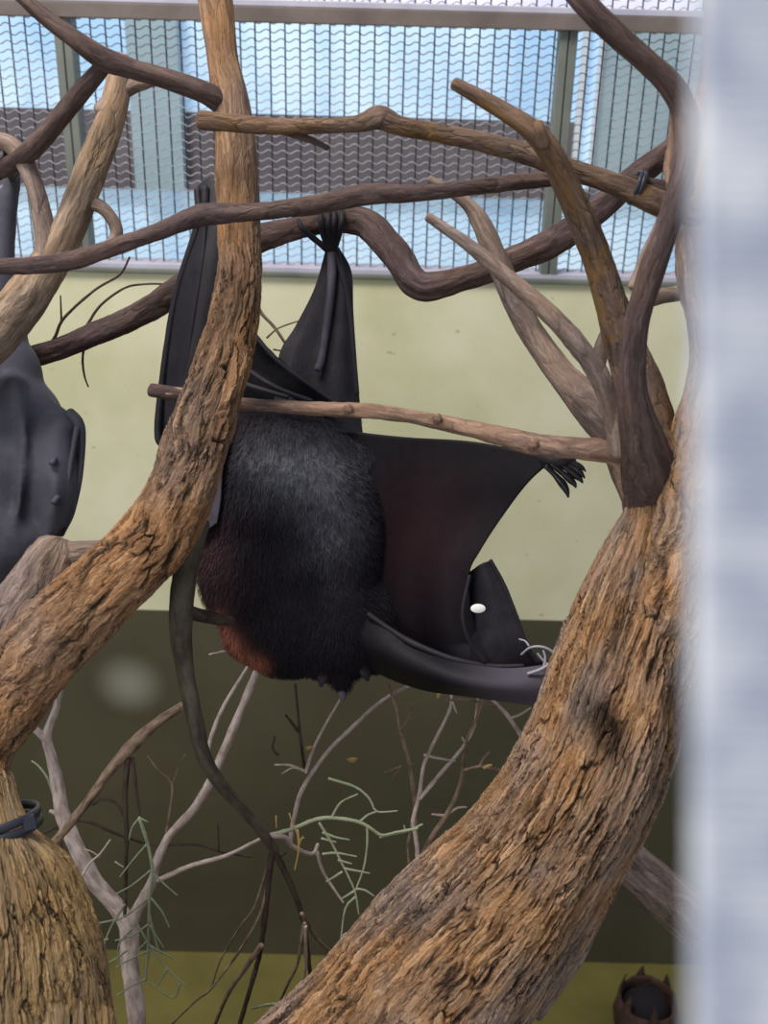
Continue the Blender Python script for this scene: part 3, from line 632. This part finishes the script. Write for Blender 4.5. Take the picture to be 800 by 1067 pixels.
def fur_tint(x, y, d=0):
    """coat colours of the black bat: black, silvery back patch, rust-red edge of the mantle"""
    c = np.array([.0110, .0085, .0125])
    n1 = noise.noise(Vector((x / 26, y / 26, 0))); n2 = noise.noise(Vector((x / 7, y / 7, 3)))
    c += np.array([.25, .25, .28]) * max(0, G(x, y, 312, 487, 50, 32) * (.75 + .5 * n2)) * .85
    c += np.array([.085, .085, .10]) * max(0, G(x, y, 345, 540, 32, 50) * (.7 + .6 * n2))
    c += np.array([.30, .10, .055]) * math.exp(-(min(segd(x, y, 226, 645, 250, 678), segd(x, y, 250, 678, 272, 694)) / 10) ** 2) * (.8 + .5 * n2)
    c += np.array([.034, .014, .014]) * math.exp(-(segd(x, y, 212, 560, 228, 650) / 26) ** 2)
    c *= 1 + .25 * n1
    return (max(c[0], .004), max(c[1], .004), max(c[2], .004), 1)
def coons(top, right, bottom, left, nu=70, nv=70, ripple=None, bulge=0.0):
    """membrane between four pixel edges (x, y, depth): top/bottom run left->right, left/right run top->bottom"""
    def res(e, n):
        rw = [[*P(*q), 0, 0] for q in e]; s = crom(rw, .002)[:, :3]
        L = np.concatenate([[0], np.cumsum(np.linalg.norm(np.diff(s, axis=0), axis=1))]); t = np.linspace(0, L[-1], n)
        return np.stack([np.interp(t, L, s[:, k]) for k in range(3)], 1)
    T, Bt, L_, R_ = res(top, nu), res(bottom, nu), res(left, nv), res(right, nv)
    ax = np.array(R3 @ Vector((0, 0, 1)))
    V = []
    for j in range(nv):
        v = j / (nv - 1)
        for i in range(nu):
            u = i / (nu - 1)
            p = (1 - v) * T[i] + v * Bt[i] + (1 - u) * L_[j] + u * R_[j] - ((1 - u) * (1 - v) * T[0] + u * (1 - v) * T[-1] + (1 - u) * v * Bt[0] + u * v * Bt[-1])
            e = min(1, 6 * min(u, 1 - u, v, 1 - v)) if False else math.sin(math.pi * u) * math.sin(math.pi * v)
            o_ = bulge * e
            if ripple: o_ += ripple(u, v) * min(1, 5 * min(u, 1 - u) + .15)
            V.append(p + ax * o_)
    F = [(j * nu + i, j * nu + i + 1, (j + 1) * nu + i + 1, (j + 1) * nu + i) for j in range(nv - 1) for i in range(nu - 1)]
    return V, F
def membrane(name, edges, mat, parent, thick=.0016, tint=None, **k):
    V, F = coons(*edges, **k)
    at = {'tint': ('FLOAT_COLOR', [tint(*to_px(v)) for v in V])} if tint else None
    o = mesh_obj(name, V, F, mat, None, at); m = o.modifiers.new('s', 'SOLIDIFY'); m.thickness = thick; m.offset = 0
    return adopt(o, parent)
def bone(px, m, parent, name='finger_bone', sides=10):
    return adopt(ptube(name, px, M[m], None, step=.004, sides=sides, lump=.05), parent)
# --- the big black bat
bat = thing('bat', 'large black bat hanging upside down with one wing spread along the thin perch branch', 'bat', P(345, 245, 1.40))
DB = 1.43
balls = [ball(305, 470, DB, 72, 48, 55), ball(300, 530, DB, 92, 88, 68), ball(285, 590, DB, 80, 85, 66), ball(300, 632, DB, 68, 74, 62), ball(345, 648, DB, 64, 60, 58), ball(375, 655, DB, 45, 48, 48), ball(345, 560, DB, 62, 90, 55),
         ball(352, 680, DB - .01, 34, 27, 34), ball(356, 700, DB - .02, 17, 17, 17), ball(357, 716, DB - .025, 9, 9, 9), ball(330, 440, DB, 46, 30, 36), ball(390, 640, DB, 36, 45, 36), ball(272, 655, DB, 42, 38, 42)]
bones = [rows([(335, 450, DB, 22), (336, 400, DB, 9), (339, 340, DB - .01, 6.5), (344, 290, DB - .01, 7), (346, 262, 1.415, 9), (346, 245, 1.41, 8)]),
         rows([(390, 665, DB, 30), (430, 690, DB - .02, 22), (480, 703, DB - .05, 18), (530, 711, DB - .08, 17), (575, 708, DB - .10, 16)]),
         rows([(350, 480, DB, 30), (430, 472, DB - .02, 9), (500, 474, DB - .075, 7), (550, 480, DB - .14, 5), (572, 483, DB - .165, 5)]),
         rows([(265, 450, DB, 30), (240, 430, DB - .03, 12), (215, 400, DB - .02, 9), (205, 300, DB, 8), (215, 200, DB, 8)])]
me = blob_mesh(balls, bones, .0042, 28)
body = finish(me, 'body', M['fur'], bat, fur_tint); body['label'] = 'black furred body with a silvery back patch'
# fur strands over the trunk of the body
def fur_on(me, parent, n, keep, tint, ln=(.007, .013)):
    me.calc_loop_triangles(); rng = np.random.default_rng(3)
    tri = [t for t in me.loop_triangles]
    co = np.array([v.co[:] for v in me.vertices]); idx = np.array([t.vertices[:] for t in tri]); area_ = np.array([t.area for t in tri])
    pick = rng.choice(len(tri), n, p=area_ / area_.sum())
    V, F, Cc = [], [], []
    camv = np.array(CAM)
    for k in pick:
        a, b, c = co[idx[k]]; r1, r2 = rng.random(2)
        if r1 + r2 > 1: r1, r2 = 1 - r1, 1 - r2
        p = a + (b - a) * r1 + (c - a) * r2; nrm = np.cross(b - a, c - a); nrm /= np.linalg.norm(nrm) + 1e-12
        x, y, d = to_px(p)
        if not keep(x, y): continue
        down = np.array([.25 * math.sin(x / 30) + rng.normal() * .35, rng.normal() * .35, -1.0 + rng.normal() * .25]); tng = down - nrm * np.dot(down, nrm); tng /= np.linalg.norm(tng) + 1e-9
        L = rng.uniform(*ln); w_ = .00042; side = np.cross(nrm, tng)
        p1 = p + (tng * .45 + nrm * .32) * L; p2 = p + (tng * .95 + nrm * .42) * L
        base = len(V); V += [p - side * w_, p + side * w_, p1 - side * w_ * .8, p1 + side * w_ * .8, p2]
        F += [(base, base + 1, base + 3, base + 2), (base + 2, base + 3, base + 4)]
        cc = np.array(tint(x, y)[:3]) * rng.uniform(.6, 1.7); cc = (cc[0], cc[1], cc[2], 1); Cc += [cc] * 5
    o = mesh_obj('fur', V, F, M['fur'], None, {'tint': ('FLOAT_COLOR', Cc)}); return adopt(o, parent)
fur_on(me, bat, 42000, lambda x, y: 195 < x < 425 and 432 < y < 725, fur_tint)
# ears and muzzle hint at the low-hanging head
for (x, y, dx) in ((338, 700, -4), (378, 694, 5)):
    e = tube('ear', rows([(x, y - 8, DB - .035, 7), (x + dx * .5, y + 6, DB - .04, 6), (x + dx, y + 15, DB - .04, 2)]), M['membrane'], None, step=.002, sides=14, flat=.4); adopt(e, bat)
adopt(tube('nose', rows([(356, 722, DB - .03, 5), (357, 728, DB - .032, 3.5)]), M['membrane_grey'], None, step=.002, sides=12), bat)
def wing_tint(x, y, d=0):
    g = G(x, y, 435, 565, 55, 65); g2 = G(x, y, 455, 520, 60, 40)
    k = max(0, min(1, (x - 455) / 80)) * (1 if y > 672 and x < 640 else 0); k = k * k * (3 - 2 * k)  # grey ramp: glass haze over the wrist, put into the skin colour
    return (.016 * g + .003 * g2 + .065 * k, .004 * g + .058 * k, .005 * g + .075 * k, 1)
rip = lambda a, f, ph=0: (lambda u, v: a * (math.sin(f * u * math.pi + ph + v * 2) * (.4 + .6 * v)))
dA, dB_ = DB, DB - .17
m1 = membrane('wing_membrane', ([(345, 445, DB - .01), (380, 451, DB - .03), (430, 456, DB - .06), (500, 461, DB - .12), (578, 478, dB_)],
      [(578, 478, dB_), (550, 503, DB - .155), (522, 540, DB - .14), (500, 574, DB - .13), (489, 598, DB - .12), (492, 640, DB - .11), (510, 690, DB - .10)],
      [(370, 680, DB), (420, 688, DB - .03), (470, 694, DB - .08), (510, 690, DB - .10)],
      [(345, 445, DB - .01), (350, 520, DB), (360, 600, DB), (370, 680, DB)]), M['membrane_tint'], bat, tint=wing_tint, ripple=rip(.004, 5))
m1['label'] = 'spread wing skin with a brownish middle'
m2 = membrane('wing_membrane', ([(478, 600, DB - .07), (489, 596, DB - .10), (500, 588, DB - .12), (511, 584, DB - .12)],
      [(511, 584, DB - .12), (524, 610, DB - .12), (536, 640, DB - .12), (547, 668, DB - .12), (574, 700, DB - .11)],
      [(470, 700, DB - .06), (500, 706, DB - .10), (540, 708, DB - .105), (574, 700, DB - .11)],
      [(478, 600, DB - .07), (476, 650, DB - .07), (470, 700, DB - .06)]), M['membrane'], bat, ripple=rip(.003, 3, 1))
bone([(511, 584, DB - .122, 2.2), (525, 610, DB - .122, 2.4), (537, 640, DB - .122, 2.4), (548, 670, DB - .122, 2.6), (560, 690, DB - .12, 3)], 'membrane', bat)
bone([(384, 640, DB - .07, 3), (405, 655, DB - .08, 3), (430, 670, DB - .10, 3.4), (470, 686, DB - .115, 3), (510, 694, DB - .12, 3), (545, 694, DB - .125, 2.5)], 'membrane', bat)
bone([(489, 600, DB - .125, 2), (482, 640, DB - .13, 2.2), (490, 670, DB - .125, 2.4), (505, 690, DB - .12, 3)], 'membrane', bat)
# wrist end of the arm, glass haze mixed into its colour as grey
m3 = membrane('wing_membrane', ([(372, 640, DB - .05), (400, 652, DB - .075), (435, 671, DB - .095), (480, 689, DB - .115), (530, 697, DB - .125), (585, 690, DB - .135)], [(585, 690, DB - .135), (583, 712, DB - .14), (576, 737, DB - .135)],
      [(378, 690, DB - .04), (405, 706, DB - .06), (440, 718, DB - .085), (480, 724, DB - .11), (530, 731, DB - .125), (576, 737, DB - .135)], [(372, 640, DB - .05), (370, 665, DB - .06), (378, 690, DB - .04)]), M['membrane_tint'], bat, thick=.003, tint=wing_tint, bulge=.016, ripple=rip(.0012, 4))
m3['label'] = 'folded wing skin along the forearm, greyed with painted glass haze'
# curled pale thumb claw ring
for px in ([(543, 682, 1.30, 1.4), (552, 675, 1.29, 1.6), (564, 674, 1.285, 1.7), (575, 679, 1.285, 1.8), (580, 688, 1.285, 1.8), (577, 697, 1.29, 1.5)],
           [(578, 684, 1.283, 1.8), (572, 692, 1.283, 2.2), (562, 698, 1.285, 2.4), (550, 702, 1.29, 2.2)],
           [(560, 681, 1.285, 1.2), (565, 687, 1.284, 1.4), (570, 692, 1.284, 1.6)], [(566, 678, 1.285, 1.3), (568, 686, 1.284, 1.6), (566, 697, 1.284, 2)],
           [(541, 666, 1.30, 1.1), (547, 668, 1.295, 1.2), (551, 673, 1.29, 1.2)]):
    o = tube('thumb_claw', rows([(q[0], q[1], q[2], q[3] * .8) for q in px]), M['claw_pale'], None, step=.0015, sides=10, lump=.03); adopt(o, bat)
# pale oval mark on the wing
v, f = [], []; ct = P(498, 634, DB - .128)
n = 24; v.append(ct + R3 @ Vector((0, 0, .0012)))
for rr, zz in ((.7, .0010), (1, 0)):
    for i in range(n):
        a = 2 * math.pi * i / n; v.append(ct + R3 @ Vector((math.cos(a) * .0092 * rr, math.sin(a) * .0056 * rr, zz)))
for i in range(n): f.append((0, 1 + i, 1 + (i + 1) % n)); f.append((1 + i, 1 + n + i, 1 + n + (i + 1) % n, 1 + (i + 1) % n))
sp = mesh_obj('wing_tag', v, f, NT('pale_tag').set(Base_Color=srgb(240, 240, 236), Roughness=.5)); adopt(sp, bat); sp['label'] = 'small white oval mark'
# leg skin triangle below the gripping foot
m4 = membrane('leg_membrane', ([(340, 258, 1.412), (346, 256, 1.41), (353, 258, 1.412)], [(353, 258, 1.412), (366, 283, 1.41), (368, 325, 1.41), (371, 370, 1.41), (375, 425, 1.41), (378, 455, 1.41)],
      [(285, 425, 1.40), (320, 440, 1.39), (350, 450, 1.39), (378, 455, 1.41)], [(340, 258, 1.412), (328, 300, 1.415), (308, 340, 1.415), (291, 370, 1.41), (285, 425, 1.40)]), M['membrane'], bat, ripple=lambda u, v: .006 * math.sin(u * 9 + .6) * v)
bone([(346, 262, 1.40, 5), (345, 300, 1.398, 4.5), (340, 340, 1.395, 4), (335, 372, 1.392, 3.8), (331, 385, 1.39, 4)], 'membrane_grey', bat, 'shin')
bone([(350, 262, 1.40, 3.5), (360, 300, 1.40, 3), (366, 340, 1.40, 2.4), (372, 410, 1.40, 2.4)], 'membrane', bat)
# fan of folded skin between trunk and leg
m5 = membrane('wing_membrane', ([(225, 330, 1.39), (250, 335, 1.39), (264, 345, 1.385), (276, 360, 1.385)], [(276, 360, 1.385), (300, 382, 1.38), (325, 402, 1.375), (352, 422, 1.37)],
      [(215, 455, 1.41), (260, 462, 1.42), (310, 462, 1.42), (352, 422, 1.37)], [(225, 330, 1.39), (222, 390, 1.39), (215, 455, 1.41)]), M['membrane_black'], bat, ripple=lambda u, v: .004 * math.sin(v * 14) * u)
for px in ([(262, 345, 1.38, 2.6), (285, 372, 1.375, 2.6), (315, 396, 1.37, 2.4), (350, 420, 1.365, 2.4)], [(240, 370, 1.375, 3), (262, 388, 1.37, 3), (290, 405, 1.362, 2.8), (325, 418, 1.358, 2.4)], [(235, 392, 1.375, 3), (260, 402, 1.365, 3), (300, 414, 1.352, 2.6)]):
    bone(px, 'membrane', bat)
# raised folded wing behind the left trunk
m6 = membrane('wing_membrane', ([(203, 200, DB), (212, 190, DB - .005), (226, 184, DB - .01), (262, 186, DB)], [(262, 186, DB), (262, 260, DB), (255, 340, DB), (235, 420, DB - .01), (222, 470, DB - .01)],
      [(163, 452, DB - .02), (170, 468, DB - .02), (190, 470, DB - .02), (222, 470, DB - .01)], [(203, 200, DB), (203, 235, DB), (182, 305, DB), (170, 380, DB - .01), (163, 452, DB - .02)]), M['membrane'], bat, thick=.005, bulge=.02, ripple=rip(.002, 4))
bone([(206, 198, DB - .006, 4), (206, 235, DB - .01, 4), (184, 305, DB - .01, 3.6), (171, 380, DB - .02, 3.4), (164, 450, DB - .03, 3.6), (171, 466, DB - .03, 3)], 'membrane', bat)
bone([(214, 196, DB - .014, 4), (212, 260, DB - .022, 3.2), (200, 340, DB - .03, 3), (187, 440, DB - .03, 2.6)], 'membrane', bat)
m7 = membrane('wing_membrane', ([(205, 440, DB - .02), (220, 440, DB - .03), (238, 445, DB - .05)], [(238, 445, DB - .05), (232, 480, DB - .07), (230, 520, DB - .075), (226, 545, DB - .07)], [(196, 560, DB - .05), (210, 556, DB - .06), (226, 545, DB - .07)], [(205, 440, DB - .02), (200, 500, DB - .04), (196, 560, DB - .05)]), M['membrane_grey'], bat, thick=.003, bulge=.006)
# gripping foot around the roosting branch
for k, (x, up_) in enumerate(((338, 0), (343, 0), (347, 0), (352, 0))):
    o = tube('toe', rows([(346, 262, 1.40, 4.5), (x, 248, 1.385, 3.4), (x + (x - 345) * .5, 233, 1.368, 3), (x + (x - 345) * .6, 222, 1.372, 2.6), (x + (x - 345) * .6, 215, 1.388, 1.4)]), M['membrane'], None, step=.002, sides=10); adopt(o, bat)
o = tube('toe', rows([(344, 262, 1.402, 4.2), (335, 255, 1.395, 3.6), (325, 247, 1.385, 3.2), (315, 238, 1.375, 3), (311, 229, 1.378, 1.8)]), M['membrane'], None, step=.002, sides=10); adopt(o, bat)
# free foot with five clawed toes under the perch
ft = adopt(ptube('foot', [(565, 477, 1.262, 6), (574, 480, 1.255, 8.5), (586, 481, 1.25, 7.5), (598, 480, 1.25, 4)], M['membrane'], None, step=.002, sides=16), bat)
for px in ([(569, 486, 3), (577, 494, 3), (585, 503, 4.2), (590, 511, 3.4), (592, 518, 1.2)], [(575, 484, 3), (585, 492, 3.2), (593, 499, 3.6), (598, 504, 2.8), (600, 508, 1)], [(582, 483, 3), (590, 488, 3), (599, 495, 3.6), (604, 499, 2.6), (607, 503, 1)],
           [(588, 482, 3), (597, 487, 3), (604, 492, 3.2), (609, 498, 1)], [(594, 481, 2.8), (601, 484, 2.8), (606, 487, 2.4), (610, 491, .9)]):
    n = len(px); o = ptube('toe', [(a, b, 1.248 - .006 * i / n, r) for i, (a, b, r) in enumerate(px)], M['claw_dark'], None, step=.0015, sides=10); adopt(o, ft)
# --- the wrapped bat at the left edge
bat2 = thing('bat', 'slate-grey bat hanging wrapped in its closed wings at the left edge', 'bat', P(-4, 180, 1.40))
balls = [ball(-8, 315, 1.42, 27, 60, 24), ball(-10, 355, 1.42, 38, 60, 34), ball(-12, 395, 1.42, 56, 55, 45), ball(-6, 440, 1.42, 72, 58, 55), ball(-8, 490, 1.42, 84, 66, 60), ball(-10, 530, 1.42, 74, 60, 56), ball(-18, 575, 1.42, 50, 52, 45), ball(-24, 610, 1.41, 32, 36, 32),
         ball(15, 398, 1.375, 13, 10, 16), ball(56, 500, 1.385, 26, 62, 20), ball(64, 446, 1.40, 20, 16, 22), ball(20, 560, 1.39, 30, 30, 26)]
bones = [rows([(-4, 345, 1.42, 26), (-2, 300, 1.42, 19), (2, 260, 1.42, 14), (8, 215, 1.41, 11), (14, 185, 1.40, 9), (12, 172, 1.395, 8)]), rows([(-14, 340, 1.42, 22), (-18, 280, 1.42, 15), (-14, 220, 1.41, 9), (-12, 180, 1.40, 8)]),
         rows([(18, 395, 1.385, 8), (45, 420, 1.395, 9), (72, 442, 1.40, 9), (79, 480, 1.40, 7), (75, 520, 1.40, 6.5), (64, 552, 1.40, 7)]),
         rows([(68, 450, 1.385, 5), (58, 485, 1.365, 6.5), (58, 520, 1.362, 6), (50, 560, 1.375, 5)]), rows([(-10, 440, 1.36, 6), (-6, 500, 1.355, 6), (10, 560, 1.36, 6)]), rows([(18, 400, 1.37, 7), (25, 450, 1.358, 5), (22, 510, 1.352, 4), (14, 565, 1.36, 4)])]
me = blob_mesh(balls, bones, .0045, 16)
b2 = finish(me, 'body', M['wrapped_skin'], bat2); b2['label'] = 'body wrapped in slate-grey wing skin'
for (px) in ([(72, 430, 1.39, 6), (82, 442, 1.39, 6), (85, 465, 1.39, 4), (82, 500, 1.39, 3.6), (74, 535, 1.39, 3.6), (62, 556, 1.388, 5)], [(57, 478, 1.358, 3.5), (54, 483, 1.352, 3.5)], [(60, 518, 1.356, 3.5), (56, 524, 1.35, 3.5)], [(80, 446, 1.38, 3), (74, 480, 1.372, 2.6), (68, 520, 1.372, 2.6), (58, 553, 1.376, 3)]):
    bone(px, 'wrapped_skin', bat2)
adopt(ptube('thumb', [(64, 545, 1.385, 7), (60, 553, 1.38, 6), (54, 560, 1.38, 3)], M['claw_dark'], None, step=.002, sides=12), bat2)
for k in range(4):
    x = 6 + 5 * k
    o = tube('toe', rows([(13, 186, 1.395, 4), (x, 175, 1.30, 3.2), (x, 160, 1.262, 3), (x - 1, 148, 1.262, 2.6), (x - 2, 142, 1.275, 1.4)]), M['membrane'], None, step=.003, sides=10); adopt(o, bat2)
# ---------------------------------------------------------------- husk on the floor
def floor_pt(x, y):
    r = R3 @ Vector(((x - 400) / FPX, -(y - 533.5) / FPX, -1)); return CAM + r * ((z_floor - CAM.z) / r.z)
fp = floor_pt(669, 1074); sc_ = (fp - CAM).length / FPX
hk = thing('husk', 'dark brown dried husk with pointed tips lying on the olive floor', 'husk', fp)
t_ = NT('husk_brown'); co = t_.n('ShaderNodeTexCoord').outputs['Object']; f_ = t_.noise(co, 60, 5, .6); t_.bump(f_, .8, .004)
M['husk'] = t_.set(Base_Color=t_.ramp(f_, [(.3, srgb(34, 22, 22)), (.7, srgb(92, 60, 46))]), Roughness=.8)
M['husk_in'] = NT('husk_inside').set(Base_Color=srgb(26, 20, 26), Roughness=.9)
V, F = [], []; n = 40; R0 = 28 * sc_
prof = [(.05, 0), (.6, .02), (.92, .28), (1.0, .7), (.96, 1.15), (.90, 1.5), (.84, 1.45), (.86, 1.1), (.84, .7), (.6, .3), (.05, .22)]
for (r_, z_) in prof:
    for i in range(n):
        a = 2 * math.pi * i / n; q = 1 + .07 * noise.noise(Vector((math.cos(a) * 2, math.sin(a) * 2, z_ * 2)))
        V.append(fp + Vector((math.cos(a) * r_ * R0 * q, math.sin(a) * r_ * R0 * q, z_ * R0)))
for j in range(len(prof) - 1):
    for i in range(n): F.append((j * n + i, j * n + (i + 1) % n, (j + 1) * n + (i + 1) % n, (j + 1) * n + i))
F.append(tuple(range(n - 1, -1, -1))); F.append(tuple(range((len(prof) - 1) * n, len(prof) * n)))
adopt(mesh_obj('shell', V, F, M['husk']), hk)
for i, a in enumerate((.62, 1.62, 2.55, 3.7, 4.7, 5.7)):
    c_, s_a = math.cos(a), math.sin(a); V = []
    for (u, h_, w_) in ((.93, 1.2, .2), (.93, 1.45, .16), (.88, 1.75, .08), (.82, 2.0, .01)):
        for sgn in (-1, 1):
            for th in (0, .05): V.append(fp + Vector((c_ * (u - th) - s_a * w_ * sgn, s_a * (u - th) + c_ * w_ * sgn, h_)) * 1.0 * R0 if False else fp + Vector((c_ * (u - th) - s_a * w_ * sgn, s_a * (u - th) + c_ * w_ * sgn, h_)) * R0)
    F = []
    for k in range(3):
        b = k * 4; F += [(b, b + 2, b + 6, b + 4), (b + 1, b + 5, b + 7, b + 3), (b, b + 4, b + 5, b + 1), (b + 2, b + 3, b + 7, b + 6)]
    adopt(mesh_obj('tip', V, F, M['husk']), hk)
core = bpy.data.meshes.new('c'); bm = bmesh.new(); bmesh.ops.create_icosphere(bm, subdivisions=3, radius=R0 * .80, matrix=Matrix.Translation(fp + Vector((0, 0, R0 * .85)))); bm.to_mesh(core); bm.free()
adopt(finish(core, 'core', M['husk_in'], None), hk)
# ---------------------------------------------------------------- the blurred viewing-window post
t = NT('reflection_mottled_plastic'); co = t.n('ShaderNodeTexCoord').outputs['Object']
c = t.ramp(t.noise(co, 75, 2, .5), [(.35, srgb(184, 190, 208)), (.65, srgb(236, 238, 246))])  # pale blotches stand in for reflections, put into the colour
lines = t.n('ShaderNodeTexWave', wave_type='BANDS', bands_direction='Z', i_Scale=170.0, i_Distortion=1.0, i_Detail=1.0); t.link(co, lines.inputs['Vector'])
t.bump(lines.outputs[0], .4, .0006)  # fine ridges stand in for mirrored mesh lines
M['post'] = t.set(Base_Color=c, Roughness=.5)
dp = .15; e0, e1 = P(720, 0, dp), P(717, 1067, dp)
right = R3 @ Vector((1, 0, 0)); back = R3 @ Vector((0, 0, -1)); up = (e0 - e1).normalized()
ct = (e0 + e1) / 2; hh = .16
root = thing('window_post', 'pale blurred plastic post with painted-in reflections right beside the viewer along the right edge', 'post', ct - up * hh)
prof = [(.0006, .001), (.002, 0), (.028, 0), (.030, .002), (.030, .012), (.028, .014), (.0062, .014), (.0045, .012)]
V = [ct + up * s_ * hh + right * a + back * b for s_ in (-1, 1) for a, b in prof]
F = [(i, (i + 1) % 8, 8 + (i + 1) % 8, 8 + i) for i in range(8)] + [tuple(range(7, -1, -1)), tuple(range(8, 16))]
adopt(mesh_obj('post', V, F, M['post'], smooth=False), root)
V = []; F = []
for a0, a1, b0, b1 in ((.006, .024, .014, .018),):
    vs = [ct + up * s_ * hh + right * a + back * b for s_ in (-1, 1) for a, b in ((a0, b0), (a1, b0), (a1, b1), (a0, b1))]
    F += [(0, 1, 5, 4), (1, 2, 6, 5), (2, 3, 7, 6), (3, 0, 4, 7), (3, 2, 1, 0), (4, 5, 6, 7)]; V += vs
adopt(mesh_obj('gasket', V, F, M['tie'], smooth=False), root)
